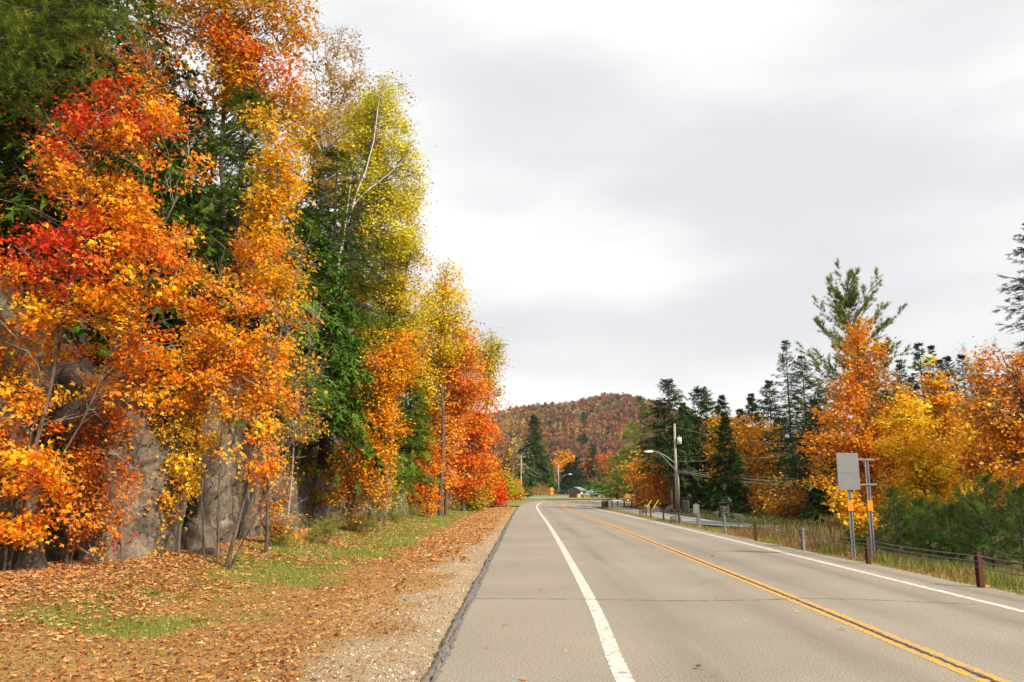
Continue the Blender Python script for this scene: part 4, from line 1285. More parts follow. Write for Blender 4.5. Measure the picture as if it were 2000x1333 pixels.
broadleaf("maple_tree", "deep orange maple filling the right edge above the young pines", (1965, 34.0),
          [(1960, 730, 55, 55, 0, 1), (1990, 800, 70, 70, 0, 1), (1930, 830, 60, 60, 0, .9), (1970, 900, 80, 60, 0, 1), (2030, 760, 60, 80, 0, .8), (1920, 940, 50, 50, 0, .7), (2040, 900, 60, 80, 0, .7)],
          380, 42, 0.14, pal('#d5842a', '#c87024', '#de9430', '#b8622a', '#e4a238', '#b07034'), 'lobe', 0.5, 0.7, holes=.36, hole_s=.9, r0=0.13, group=G_R, extra_bare=12)
broadleaf("maple_tree", "thinning brown grey tree between the yellow spire and the deep orange maple", (1905, 48.0),
          [(1905, 760, 40, 60, 0, 1), (1920, 840, 40, 60, 0, 1), (1890, 720, 30, 40, 0, .7), (1900, 920, 45, 60, 0, .8)],
          70, 20, 0.15, P_RUSTY, 'oval', 0.7, 0.8, r0=0.1, bark_m=M_TWIG, group=G_R, extra_bare=40, limb_r=1.3)
broadleaf("maple_tree", "orange gold maple beside the young spruce, below the spruce tops", (1460, 84.0),
          [(1455, 850, 40, 40, 0, 1), (1490, 880, 35, 50, 0, 1), (1410, 850, 28, 40, 0, .9), (1400, 900, 25, 50, 0, .8), (1470, 930, 50, 50, 0, .9), (1500, 960, 40, 50, 0, .8), (1440, 980, 40, 30, 0, .6)],
          220, 40, 0.27, pal('#e09a2a', '#d88424', '#e8a834', '#d07428', '#c89a36'), 'oval', 0.95, 0.65, r0=0.15, group=G_R, extra_bare=6)
broadleaf("maple_tree", "russet orange maple behind the lamp pole", (1285, 92.0),
          [(1280, 905, 40, 35, 0, 1), (1255, 930, 30, 30, 0, .8), (1310, 930, 35, 40, 0, 1), (1290, 970, 45, 30, 0, 1), (1250, 965, 25, 25, 0, .7), (1330, 980, 30, 25, 0, .6)],
          170, 40, 0.28, pal('#d98a24', '#d07824', '#e09a30', '#c06a28', '#d0a434'), 'oval', 0.95, 0.65, r0=0.16, group=G_R)
broadleaf("maple_tree", "low yellow understory maple behind the stone pillars", (1370, 92.0),
          [(1365, 960, 40, 30, 0, 1), (1400, 980, 40, 25, 0, 1), (1330, 985, 30, 18, 0, .7), (1440, 985, 40, 22, 0, .7)],
          130, 36, 0.25, pal('#c98a20', '#b9781e', '#a88a28', '#d09a2a'), 'oval', 0.9, 0.7, r0=0.08, group=G_R)
broadleaf("maple_tree", "small yellow leaved sapling directly behind the sign posts", (1660, 29.0),
          [(1650, 985, 22, 22, 0, 1), (1675, 1015, 26, 20, 0, 1), (1640, 970, 14, 16, 0, .6), (1690, 1000, 16, 18, 0, .5)], 46, 34, 0.11, P_GOLD, 'lobe', 0.34, 0.6, r0=0.025, group=G_R)
broadleaf("maple_tree", "shaded rusty maple under the spruces left of the sign", (1560, 62.0),
          [(1560, 990, 50, 40, 0, 1), (1610, 1000, 40, 40, 0, 1), (1520, 970, 40, 40, 0, .8), (1600, 940, 40, 40, 0, .6)], 110, 34, 0.2, pal('#a8682a', '#96582a', '#b9782c', '#8a6a2a'), 'oval', 0.75, 0.7, r0=0.08, group=G_R)

for px, Y, py, rx, ry, P_, lab in [
        (1765, 60, 820, 45, 70, pal('#c8802a', '#b8722c', '#d0902e'), "amber maple between the tall orange maple and the golden one"),
        (1890, 58, 870, 45, 90, pal('#c07a2c', '#b06a2c', '#a8783a'), "brownish amber maple behind the yellow spire"),
        (1345, 100, 930, 30, 40, pal('#c88a2a', '#b8782a', '#a8802c'), "amber maple between the lamp pole and the wide hemlock")]:
    broadleaf("maple_tree", lab, (px, Y), [(px, py, rx, ry, 0, 1), (px - rx * .6, py + ry * .6, rx * .9, ry * .6, 0, .9), (px + rx * .6, py + ry * .7, rx * .9, ry * .6, 0, .9), (px, py - ry * .7, rx * .5, ry * .5, 0, .5)],
              130, 38, 0.11 + Y * .0017, P_, 'oval', 0.7, 0.65, r0=0.12, group=G_R, extra_bare=6)
# tall white pine with upswept plumes
pineY = 88.0
conifer("white_pine", "tall ragged white pine towering over the orange maple", (1686, pineY), 22.6, 6.4, FARPINE, 0.58, P_PINEO, whorls=20, per=5, zmin=0.26, prof=0.36, elev=(4, 50), curve=0.22,
        twigs=9, perTwig=10, r0=0.26, group=G_S, jit=0.3, gap=0.35, top_small=(.9, .2), droop=-0.12, side=0.8, len_fn=lambda tt, az: np.interp(tt, [0, .2, .5, .8, 1], [1.0, 1.0, 1.05, 1.15, 1.5]))
conifer("white_pine", "broken topped pine with one plume swept toward the right of the orange maple", (1745, 84.0), 17.0, 4.2, FARPINE, 0.42, P_PINEO, whorls=10, per=5, zmin=0.3, prof=0.35, elev=(4, 40), curve=0.2,
        twigs=8, perTwig=8, r0=0.22, group=G_S, jit=0.28, gap=0.3, top_small=(.9, .2), droop=-0.1, side=0.6)
fir("slim spruce with a pointed spire left of the tall white pine", 1550, 80, 662, 3.7, pal('#4e6a44', '#435c3a', '#5a764c', '#3a5232'), whorls=32, tm=SPRUCE, ss=.55)
fir("dense spruce standing between the slim spruce and the tall white pine", 1582, 76, 694, 3.9, whorls=32, tm=SPRUCE, ss=.55)
fir("spruce with drooping dark skirts nearest the left of the sign", 1600, 66, 780, 3.3, pal('#435c38', '#3a5232', '#4e6040', '#5e5e40'), whorls=28)
fir("dark spruce crowding behind the slim spruce", 1512, 90, 742, 4.6, whorls=28)
fir("tall spruce with a bare lower trunk behind the lamp pole", 1310, 84, 742, 3.0, pal('#3a5034', '#33482c', '#44593c', '#4a5a40'), zmin=0.34, whorls=22, prof=0.6, gap=0.2, ss=0.6)
fir("wide dark hemlock just right of the lamp pole", 1375, 90, 762, 4.0, pal('#3c5634', '#34492c', '#46623c', '#506a42'), whorls=30, prof=0.55, tm=FARSPR, ss=0.8)
fir("dark spruce filling the gap behind the orange gold maple", 1452, 112, 800, 4.4, whorls=26, tm=FARSPR, ss=0.85)
fir("dark spruce right behind the lamp transformer", 1338, 104, 786, 3.6, whorls=26, tm=FARSPR, ss=0.85)
fir("small dark conifer between the lamp pole and the wide hemlock", 1352, 96, 830, 3.0, pal('#3c5634', '#34492c', '#46623c'), whorls=24, tm=FARSPR, ss=0.8)
fir("spruce top poking up behind the orange gold maple", 1417, 100, 772, 3.4, pal('#3d5634', '#33482c', '#466040'), whorls=26, tm=FARSPR, ss=0.8)
fir("young green spruce in front of the orange gold maple", 1420, 72, 806, 2.0, pal('#3a5a2c', '#335026', '#446434', '#2c4422'), whorls=28, zmin=0.04)
fir("spruce top standing alone above the orange trees", 1475, 108, 768, 3.2, pal('#3d5634', '#33482c', '#466040'), whorls=24, tm=FARSPR, ss=0.85)
fir("dark spruce spire above the golden maple", 1817, 62, 668, 2.6, pal('#435c3c', '#3a5234', '#4e6846'), whorls=28, tm=SPRUCE, ss=.55)
fir("thinner spruce spire just right of the dark spire", 1842, 70, 672, 2.6, pal('#44583c', '#3a4c34', '#4e6244'), whorls=26, gap=0.2, tm=SPRUCE, ss=.55)
fir("short grey green spruce behind the thinning brown tree", 1872, 66, 695, 2.8, pal('#44583c', '#3a4c34', '#526446'), whorls=26)
fir("dark spruce behind the tall orange maple", 1745, 70, 760, 3.2, whorls=26)
fir("big dark spruce whose limb tips reach in from the right edge", 2085, 40, 420, 3.9, pal('#3d5844', '#36503c', '#4a664e', '#566e5c'), whorls=34, per=7, ss=0.5, prof=0.75, elev=(-12, 20), twigs=8)
conifer("white_pine", "soft green pine beside the far bend with drooping boughs", (1205, 128.0), 6.6, 4.2, FARPINE, 0.6, pal('#6a8a44', '#5c7c3a', '#76904c', '#527034'), whorls=11, per=7, zmin=0.12, prof=0.5, elev=(-6, 34), curve=0.05, twigs=7, perTwig=5, r0=0.18, group=G_S, gap=0.1)
conifer("white_pine", "open branched pine with two slim trunks left of the lamp pole", (1256, 104.0), 13.6, 4.0, FARPINE, 0.5, pal('#5c7a3a', '#6a8642', '#7a8c48', '#4c6a30'), whorls=13, per=5, zmin=0.22, prof=0.6, elev=(-6, 42), curve=0.05, twigs=6, perTwig=5, r0=0.16, group=G_S, gap=0.3, jit=0.24)
conifer("white_pine", "lighter pine whose sparse top stands against the hill", (1243, 110.0), 11.0, 3.6, FARPINE, 0.5, pal('#7a8c48', '#6a8642', '#8a9450'), whorls=11, per=5, zmin=0.2, prof=0.6, elev=(-4, 40), curve=0.05, twigs=6, perTwig=5, r0=0.14, group=G_S, gap=0.3)
for px, Y, top, R, lab in [(1778, 76, 700, 3.0, "spruce spire rising between the orange and the golden maple"), (1798, 84, 735, 3.2, "shorter spruce behind the golden maple"), (1862, 80, 700, 3.0, "spruce spire above the brownish amber maple"),
                           (1905, 72, 690, 3.0, "spruce spire behind the thinning brown tree"), (1938, 64, 700, 2.8, "spruce spire beside the deep orange maple"), (1722, 92, 745, 3.4, "dark spruce behind the tall orange maple's right side")]:
    fir(lab, px, Y, top, R, pal('#435c3c', '#3a5234', '#4e6846'), whorls=24, ss=.6)
# young pines by the rail
for px, Y, top, R, lab in [(1745, 26.5, 965, 1.35, "young pine between the sign posts and the rail"), (1790, 27.5, 985, 1.3, "young bushy pine second along the rail from the sign"), (1850, 25.0, 1000, 1.4, "young low pine in the middle of the row by the rail"),
                           (1925, 24.0, 940, 1.6, "young pine with long raised shoots before the deep orange maple"), (1985, 22.5, 960, 1.7, "young dark pine at the right edge by the rail"), (1895, 28.5, 975, 1.4, "young pine set back behind the low pine"),
                           (1700, 31.0, 1010, 1.0, "little pine low behind the second sign post")]:
    fir(lab, px, Y, top, R, pal('#3f5a2c', '#344d26', '#4c6834', '#5a7440'), None, whorls=9, per=7, zmin=0.05, name="young_pine", ss=0.2, prof=0.55, elev=(4, 52), curve=0.16, twigs=6, perTwig=5, r0=0.05, group="young pines by the rail", tm=PINE, droop=-0.1, side=0.9)
# trees closing the view deeper in the wood
for px, Y, top, R, lab in [(1340, 120, 850, 4.5, "dark conifer deep in the wood right of the lamp pole"), (1445, 125, 830, 4.5, "dark conifer deep in the wood behind the young spruce"), (1530, 118, 820, 5, "dark conifer deep in the wood under the slim spruce"), (1620, 112, 760, 5, "dark conifer deep in the wood behind the white pine"),
                           (1700, 105, 800, 5, "dark conifer deep in the wood behind the tall orange maple"), (1780, 100, 780, 5, "dark conifer deep in the wood behind the golden maple"), (1930, 90, 760, 4.5, "dark conifer deep in the wood behind the deep orange maple"),
                           (1650, 58, 900, 3.0, "low dark spruce in the shade behind the sign"), (1490, 100, 900, 4.0, "low dark spruce in the shade behind the small sign"), (1570, 95, 880, 4.0, "low dark spruce in the shade under the dense spruce")]:
    fir(lab, px, Y, top, R, pal('#3a5232', '#32482a', '#465c3a'), None, whorls=16, per=6, zmin=0.03, ss=1.3, twigs=5, perTwig=2, tm=FARSPR, group="conifers deep in the wood", prof=0.6)

# ------------------------------------------------------------------ trees round the parking lot
G_F = "trees beyond the parking lot"
for px, Y, top, R, P_, lab, pr in [
        (1042, 235, 812, 4.6, pal('#46522c', '#3a4826', '#525c30'), "tall olive conifer behind the roadside pole", .7),
        (1024, 228, 880, 3.8, P_CEDAR, "wide cedar beside the roadside pole", .4), (1046, 240, 868, 4.2, P_CEDAR, "tall cedar in the middle of the cedar row", .45), (1064, 246, 890, 2.8, P_CEDAR, "cedar at the lot end of the cedar row", .5),
        (1003, 200, 900, 3.6, P_CEDAR, "dark cedar at the start of the cedar row", .45), (1128, 330, 893, 4.6, pal('#2f4a34', '#294030', '#38543c'), "pointed blue green spruce behind the shed", .8), (1112, 332, 905, 4.8, pal('#2c4630', '#263c2a'), "dark spruce left of the pointed spruce", .7),
        (1098, 335, 922, 5.0, pal('#2c4630', '#263c2a'), "low dark conifer behind the street lamp", .5), (1160, 350, 870, 5.0, pal('#3a4a2c', '#33422a', '#44543a'), "ragged conifer against the hill above the parked cars", .5), (1150, 352, 903, 4.0, pal('#33422a', '#2c3a26'), "small conifer beside the ragged one", .6)]:
    fir(lab, px, Y, top, R, P_, None, whorls=18, per=7, zmin=0.02, ss=1.8, twigs=5, perTwig=2, tm=FARSPR, group=G_F, prof=pr, r0=0.3, elev=(-14, 40))
for px, Y, top, rx, ry, P_, lab in [
        (1000, 190, 780, 32, 70, P_SPARSE, "thin yellow leaved tree standing over the cedar row"),
        (1080, 335, 900, 16, 22, pal('#c9701c', '#d9862a', '#b9641e'), "orange tree between the cedars and the street lamp"),
        (1103, 345, 880, 16, 22, pal('#d9962a', '#c9822a', '#b9741e'), "golden tree over the street lamp"),
        (1145, 350, 905, 14, 22, P_DEEP, "rusty orange tree behind the shed roof"),
        (1185, 345, 876, 18, 30, pal('#c9583a', '#b94a34', '#d96a44'), "salmon red tree above the parked dark cars"),
        (1215, 300, 905, 18, 28, pal('#a8882c', '#8f8a34', '#b9782c'), "olive gold tree behind the soft green pine"),
        (1200, 180, 940, 12, 22, pal('#a8482c', '#8a4a2c', '#96583a'), "dull red shrub at the edge of the lot")]:
    broadleaf("far_tree" if rx > 13 else "lot_shrub", lab, (px, Y), [(px, top + ry, rx, ry, 0, 1), (px + rx * .4, top + ry * 1.3, rx * .8, ry * .8, 0, .8), (px - rx * .4, top + ry * 1.2, rx * .8, ry * .8, 0, .8)],
              70 if rx < 30 else 60, 26 if rx < 30 else 12, 0.0026 * Y if rx < 30 else 0.5, P_, 'oval', 1.6, 0.75, r0=0.25, group=G_F, limb_r=2.0, extra_bare=0 if rx < 30 else 40)

# ------------------------------------------------------------------ wooded hill
HP = [pal('#a8582a', '#9a4e28', '#b4683a'), pal('#9a3c30', '#8a342c', '#a84a3a'), pal('#a87a30', '#96702c', '#b98a3c'), pal('#7d7034', '#6f6a30', '#8a7a3c'), pal('#8a5a3c', '#7d5038', '#966a4c'), pal('#b4622c', '#c0703a', '#a8542a'), pal('#7a3a34', '#6c322e', '#8a4a42')]
HN = ["rust orange", "brick red", "ochre gold", "olive", "brown", "bright orange", "dark maroon"]


def round_crown(palette, nq, seed, size=1.0):
    r = np.random.default_rng(seed)
    lob = np.array([(0, 0, .62, .40), (.26, .05, .52, .30), (-.25, -.1, .5, .30), (.02, .26, .5, .28), (-.05, -.25, .55, .28), (.08, -.05, .82, .24)])
    lob[:, :3] += r.normal(size=(6, 3)) * 0.05
    w = r.integers(0, 6, nq)
    d = norm(r.normal(size=(nq, 3)) + [0, 0, .25])
    pos = lob[w, :3] + d * lob[w, 3:4] * (r.random((nq, 1)) ** .22)
    fr = frames(norm(r.normal(size=(nq, 3))), d + 0.5 * r.normal(size=(nq, 3)))
    col = palette[r.integers(0, len(palette), nq)] * (1 + .10 * r.normal(size=(nq, 1)))
    return pos, fr, r.uniform(.12, .22, nq) * size, np.clip(col, .01, .9)


def spire_crown(nq, seed, size=1.0):
    r = np.random.default_rng(seed)
    t = r.random(nq) ** 0.75; a = r.random(nq) * 2 * np.pi
    rad = (1 - t) * .24 * (0.75 + .5 * r.random(nq)) + .015
    d = np.stack([np.cos(a), np.sin(a), -.25 + 0 * a], -1)
    pos = np.stack([np.cos(a) * rad * .6, np.sin(a) * rad * .6, .06 + t * .94], -1)
    col = pal('#2f4030', '#38493a', '#2a3a2c')[r.integers(0, 3, nq)] * (1 + .15 * r.normal(size=(nq, 1)))
    return pos, frames(d, np.array([[0, 0, 1.0]]) + .3 * r.normal(size=(nq, 3))), (.07 + .16 * (1 - t)) * size, np.clip(col, .01, .9)


_avg = lin('#8a5c3c')
HP = [(h * .66 + _avg * .34) * [1.0, 1.24, 1.15] for h in HP]
HP = [h * .88 + h.mean(1, keepdims=True) * .12 for h in HP]
variants = []
hill_trunk = MB().tube([(0, 0, -.05), (.01, .005, .3), (0, .01, .62)], [.022, .017, .006], 5, cap=False).mesh('trunk', M_BARK)
for k in range(len(HP)):
    for sd in range(3):
        mb = MB()
        scatter(mb, OVAL_V - [0, .45, 0], OVAL_F, *round_crown(HP[k], 420, 10 * k + sd, 0.75))
        variants.append((mb.mesh("hill_tree", [M_LEAF, M_BARK]), HN[k] + " rounded tree in the wood on the far hill", k))
for sd in range(3):
    mb = MB()
    scatter(mb, FARSPR[0], FARSPR[1], *spire_crown(150, 90 + sd, 1.5))
    variants.append((mb.mesh("hill_conifer", [M_NEEDLE, M_BARK_DARK]), "dark pointed conifer in the wood on the far hill", 99))
hill_pts = []
yy = 345.0
while yy < 1180:
    stp = 6.6 + yy * 0.002
    xs = np.arange(-0.10 * yy - 30, 0.25 * yy + 20, stp)
    xs = xs + rng.uniform(-.45, .45, len(xs)) * stp
    for x in xs: hill_pts.append((x, yy + rng.uniform(-.45, .45) * stp))
    yy += stp
hp = np.array(hill_pts)
hz = terrain(hp[:, 0], hp[:, 1])
ppx = 1000 + FOCAL * hp[:, 0] / (hp[:, 1] * CP)
order = np.argsort(hp[:, 1])
vis = (ppx > 985) & (ppx < 1300)
clump_n = fbm(np.c_[hp * 0.014, 0 * hz], 71)
clump_f = fbm(np.c_[hp * 0.06, 0 * hz], 72)
rank = np.cumsum(vis[order]); chosen = np.zeros(len(hp), bool)
# the 300 that show largest: in sight between the trees round the lot and the ridge, nearest first
cand = [i for i in order if vis[i] and hz[i] > 7.0]
chosen[cand[:300]] = True
lev_q = np.quantile(hp[cand[:300], 1], [.2, .4, .6, .8])
forest, forest_c = MB(), MB()
for i in range(len(hp)):
    con = clump_f[i] > 0.61 or rng.random() < 0.09
    k = int(np.clip((clump_n[i] - .25) * 2 * 7 + rng.normal() * 2.4, 0, 6.99))
    s = rng.uniform(8.5, 12.5) * (1.05 if con else 1.0)
    wdt = s * (rng.uniform(.85, 1.1) if not con else rng.uniform(.9, 1.3))
    if chosen[i]:
        vi = (len(HP) * 3 + rng.integers(0, 3)) if con else k * 3 + rng.integers(0, 3)
        me, lab, kk_ = variants[int(vi)]
        o = bpy.data.objects.new("hill_conifer" if con else "hill_tree", None)
        cw = bpy.data.objects.new("crown", me); cw.parent = o; C.objects.link(cw); cw["kind"] = "stuff"
        o.location = (hp[i, 0], hp[i, 1], hz[i] - 0.4)
        o.rotation_euler = (0, 0, rng.uniform(0, 6.28)); o.scale = (wdt, wdt, s)
        C.objects.link(o)
        tk = bpy.data.objects.new("trunk", hill_trunk); tk.parent = o; C.objects.link(tk)
        qx = ppx[i]
        zone = next(z_ for lim, z_ in ((1020, "over the thin yellow tree"), (1050, "over the tall olive conifer"), (1085, "over the cedar row"), (1110, "over the far street lamp"), (1140, "over the shed"), (1170, "over the ragged conifer"), (1200, "over the salmon red tree"), (1235, "over the soft green pine"), (9999, "behind the open pines")) if qx < lim)
        zone = ("at the foot of the hill ", "low on the hill ", "half way up the hill ", "well up the hill ", "highest on the hill ")[int(np.searchsorted(lev_q, hp[i, 1]))] + zone
        tag(o, lab.replace("in the wood on the far hill", zone), "tree", "trees on the far hill")
    elif con:
        p, fr, sc, c = spire_crown(18, i, 3.3)
        scatter(forest_c, FARSPR[0], FARSPR[1], p * [wdt, wdt, s] + [hp[i, 0], hp[i, 1], hz[i] - .4], fr, sc * s, c)
    else:
        p, fr, sc, c = round_crown(HP[k], 34, i, 2.15)
        scatter(forest, OVAL_V - [0, .45, 0], OVAL_F, p * [wdt, wdt, s] + [hp[i, 0], hp[i, 1], hz[i] - .4], fr, sc * s, c)
tag(forest.build("hill_forest", M_LEAF, kind="stuff"), "mixed red and orange wood covering the far hill", kind="stuff")
tag(forest_c.build("hill_conifer_forest", M_NEEDLE, kind="stuff"), "dark conifers scattered through the wood on the far hill", kind="stuff")

# ------------------------------------------------------------------ fallen leaves, gravel, grass and weeds
def verge_pts(n, dlo, dhi, ylo, yhi, near=1.6):
    y = ylo + (yhi - ylo) * rng.random(n) ** near
    d = rng.uniform(dlo, dhi, n)
    x = lx(y) - d
    z = verge_height(x, y) + 0.34 * sstep((y - 112) / 14)
    return x, y, z, d


LIT = pal('#b07a40', '#9c6434', '#ba8c58', '#86502e', '#c4a274', '#a8743c', '#784028', '#b9823a', '#a8845a', '#a86a34')


def flat_leaves(n, x, y, z, size):
    pos = np.stack([x, y, z + rng.uniform(0.012, 0.03, n)], -1)
    az = rng.random(n) * 2 * np.pi
    d = np.stack([np.cos(az), np.sin(az), rng.normal(0, .18, n)], -1)
    up = np.array([0, 0, 1.0]) + rng.normal(size=(n, 3)) * 0.28
    return pos, frames(d, up), size * rng.uniform(.6, 1.25, n), pick_cols(n, LIT, 0.14)


CURL_V = MAPLE_V.copy(); CURL_V[:, 1] -= .4; CURL_V[:, 2] = 0.55 * MAPLE_V[:, 0] ** 2 + 0.25 * (MAPLE_V[:, 1] - .4) ** 2
CURL6_V = SMALL_V.copy(); CURL6_V[:, 1] -= .4; CURL6_V[:, 2] = 0.8 * SMALL_V[:, 0] ** 2 + 0.4 * (SMALL_V[:, 1] - .4) ** 2
# the nearest leaves lie one by one on the verge
lm = []
for k in range(len(LIT)):
    for q in range(2):
        vv = CURL_V.copy(); vv[:, 2] *= (1.0 + 1.6 * q); vv[:, :2] += np.random.default_rng(k * 2 + q).normal(size=(10, 2)) * 0.035
        lm.append(MB().add(vv, MAPLE_F, LIT[k] * (0.9 + .2 * q)).mesh("fallen_leaf", M_LITTER))
cnt = 0
for i in range(3000):
    if cnt >= 300: break
    y = 8.6 + 5.5 * rng.random() ** 1.3
    d = rng.uniform(1.2, 6.2)
    if rng.random() > 0.15 + 0.85 * sstep((d - 1.3) / 2.0): continue
    x = float(lx(y)) - d
    if x < -0.66 * y: continue
    z = float(verge_height(np.array([[x]]), np.array([[y]]))[0, 0])
    o = bpy.data.objects.new("fallen_leaf", lm[rng.integers(0, len(lm))])
    o.location = (x, y, z + 0.016)
    o.rotation_euler = (rng.normal() * .22, rng.normal() * .22, rng.uniform(0, 6.28))
    s = rng.uniform(.05, .095); o.scale = (s, s, s)
    o.parent = verge
    C.objects.link(o); cnt += 1
lit = MB()
for n, dlo, dhi, ylo, yhi, size, near in [(9000, 1.5, 10, 8.4, 30, .078, 1.2), (11000, 5.0, 9.9, 12, 34, .09, 1.1), (11000, .6, 7.0, 24, 110, .14, 1.3), (700, .5, 2.0, 8.4, 60, .07, 1.6), (5000, 4.5, 9.9, 30, 80, .13, 1.3)]:
    x, y, z, d = verge_pts(n, dlo, dhi, ylo, yhi, near)
    g0, gg, l0 = verge_zones(x, y)
    keep = rng.random(n) < np.clip(0.35 + 0.65 * vnoise(np.stack([x, y, 0 * x], -1) * 0.8, 91) + 0.4 * l0 - 0.45 * g0 - .5 * gg, 0.04, 1)
    keep &= ~((y < 14.2) & (x > -0.66 * y) & (d > 1.2) & (d < 6.2) & (rng.random(n) < .35))
    a = flat_leaves(int(keep.sum()), x[keep], y[keep], z[keep], size)
    scatter(lit, CURL6_V, SMALL_F, *a)
# broken bits and curled scraps between the leaves
x, y, z, d = verge_pts(34000, .6, 9.9, 8.2, 40, 1.5)
g0, gg, l0 = verge_zones(x, y)
k = rng.random(len(x)) < np.clip(.9 - .85 * g0 - .35 * gg, .03, 1)
n = int(k.sum())
az = rng.random(n) * 6.28
scatter(lit, np.array([(-.5, -.4, .05), (.5, -.3, 0), (0, .6, .1)]), np.arange(3)[None], np.stack([x[k], y[k], z[k] + rng.uniform(.004, .02, n)], -1), frames(np.stack([np.cos(az), np.sin(az), rng.normal(0, .3, n)], -1), None, .4), rng.uniform(.02, .06, n), pick_cols(n, pal('#7d5030', '#93602f', '#a8743c', '#6a4026', '#b5885a', '#8a4a2c'), .15))
# a few on the asphalt and the far verge
x = rng.uniform(-.6, 9.2, 40); y = 9 + 60 * rng.random(40) ** 1.5
scatter(lit, CURL_V, MAPLE_F, *flat_leaves(40, x, y, 0 * x + .004, .08))
x = rng.uniform(9.75, 11.2, 500); y = 12 + 30 * rng.random(500) ** 1.2
scatter(lit, CURL_V, MAPLE_F, *flat_leaves(500, x, y, 0 * x - .06, .09))
lo = lit.build("leaf_litter", M_LITTER, verge, "stuff")

# dropped needles and straw
x, y, z, d = verge_pts(46000, .5, 6.0, 8.0, 34, 1.4)
g0, gg, l0 = verge_zones(x, y)
k = rng.random(len(x)) < np.clip(1 - .75 * g0 - .3 * gg, .1, 1)
x, y, z = x[k], y[k], z[k]; n = len(x)
az = rng.random(n) * 2 * np.pi
STRAW_V = np.array([(-.03, 0, 0), (.03, 0, 0), (0, 1, .02)]); TRI_F = np.arange(3)[None]
st = MB()
scatter(st, STRAW_V, TRI_F, np.stack([x, y, z + .008], -1), frames(np.stack([np.cos(az), np.sin(az), rng.normal(.05, .12, n)], -1)), rng.uniform(.05, .12, n), pick_cols(n, pal('#9a703e', '#b58a54', '#84582f', '#c8a272', '#a8844a'), .12))
st.build("needle_litter", M_LITTER, verge, "stuff")

# gravel
GR_V = np.array([(.5, 0, 0), (-.2, .45, 0), (-.35, -.4, 0), (.05, 0, .55), (.1, .05, -.2)])
GR_F = np.array([(0, 1, 3), (1, 2, 3), (2, 0, 3)])
x, y, z, d = verge_pts(16000, .08, 2.3, 7.6, 42, 1.9)
keep = rng.random(len(x)) < np.clip(1.15 - d * .45, .05, 1); x, y, z = x[keep], y[keep], z[keep]; n = len(x)
gm = MB()
az = rng.random(n) * 6.28
scatter(gm, GR_V, GR_F, np.stack([x, y, z + .004], -1), frames(np.stack([np.cos(az), np.sin(az), 0 * az], -1), None, .35), rng.gamma(2.2, .0055, n) + .008, pick_cols(n, pal('#a39684', '#c4b7a4', '#7d746a', '#8f8274', '#5d5852', '#d6ccbc'), .1))
gm.build("gravel", M_BOULDER if False else M_LITTER, verge, "stuff")

# grass
BL_V = np.array([(-.045, 0, 0), (.045, 0, 0), (0, 1, .2)]); BL_F = np.arange(3)[None]


def blades(mb, x, y, z, h, palette, lean=.45):
    n = len(x)
    az = rng.random(n) * 2 * np.pi
    up = np.stack([np.cos(az) * lean * rng.random(n), np.sin(az) * lean * rng.random(n), np.ones(n)], -1)
    scatter(mb, BL_V, BL_F, np.stack([x, y, z - .01], -1), frames(up, np.stack([np.cos(az + 1), np.sin(az + 1), 0 * az], -1)), h, pick_cols(n, palette, .16))


gb = MB()
GREENS = pal('#76903a', '#67822f', '#86983f', '#5c7428', '#9aa04a', '#a89a58')
for n, dlo, dhi, ylo, yhi, h, near in [(60000, 3.2, 8.2, 7.5, 26, .075, 1.3), (42000, 3.0, 8.0, 26, 110, .13, 1.5), (6000, 1.2, 3.4, 8, 30, .05, 1.3)]:
    x, y, z, d = verge_pts(n, dlo, dhi, ylo, yhi, near)
    g0, gg, l0 = verge_zones(x, y)
    k = rng.random(n) < np.clip(gg * 1.1 + .06 + (vnoise(np.stack([x, y, 0 * x], -1) * 2.2, 5) > .74) * .3, 0, 1) * (1 - .9 * g0)
    blades(gb, x[k], y[k], z[k], h * rng.uniform(.5, 1.5, k.sum()), GREENS)
x = rng.uniform(9.9, 13.5, 24000); y = 6 + 36 * rng.random(24000) ** .8
rxx = np.interp(y, R_EDGE[:330, 1], R_EDGE[:330, 0]); dd = x - rxx
k = dd > .15 + .35 * vnoise(np.stack([x * 0, y * .9, 0 * y], -1), 3)
x, y, dd = x[k], y[k], dd[k]
z = -0.012 - 0.08 * sstep(dd / 0.6) - 0.25 * sstep((dd - 1.0) / 2.5)
dry = vnoise(np.stack([x * .7, y * .5, 0 * x], -1), 17) + .35 * sstep((y - 24) / 8) > .62
wide = np.interp(y, [6, 36, 42], [4.5, 4.0, 1.0]); kk = dd < wide
for flag, pl in ((True, pal('#96784a', '#8a6c42', '#a88a5a', '#7a6038')), (False, pal('#6f8038', '#5d6e2e', '#85803c', '#8f8048'))):
    s = (dry == flag) & kk
    blades(gb, x[s], y[s], z[s], (.11 + .22 * sstep((dd[s] - .3) / 1.0)) * rng.uniform(.5, 1.4, s.sum()), pl, .7)
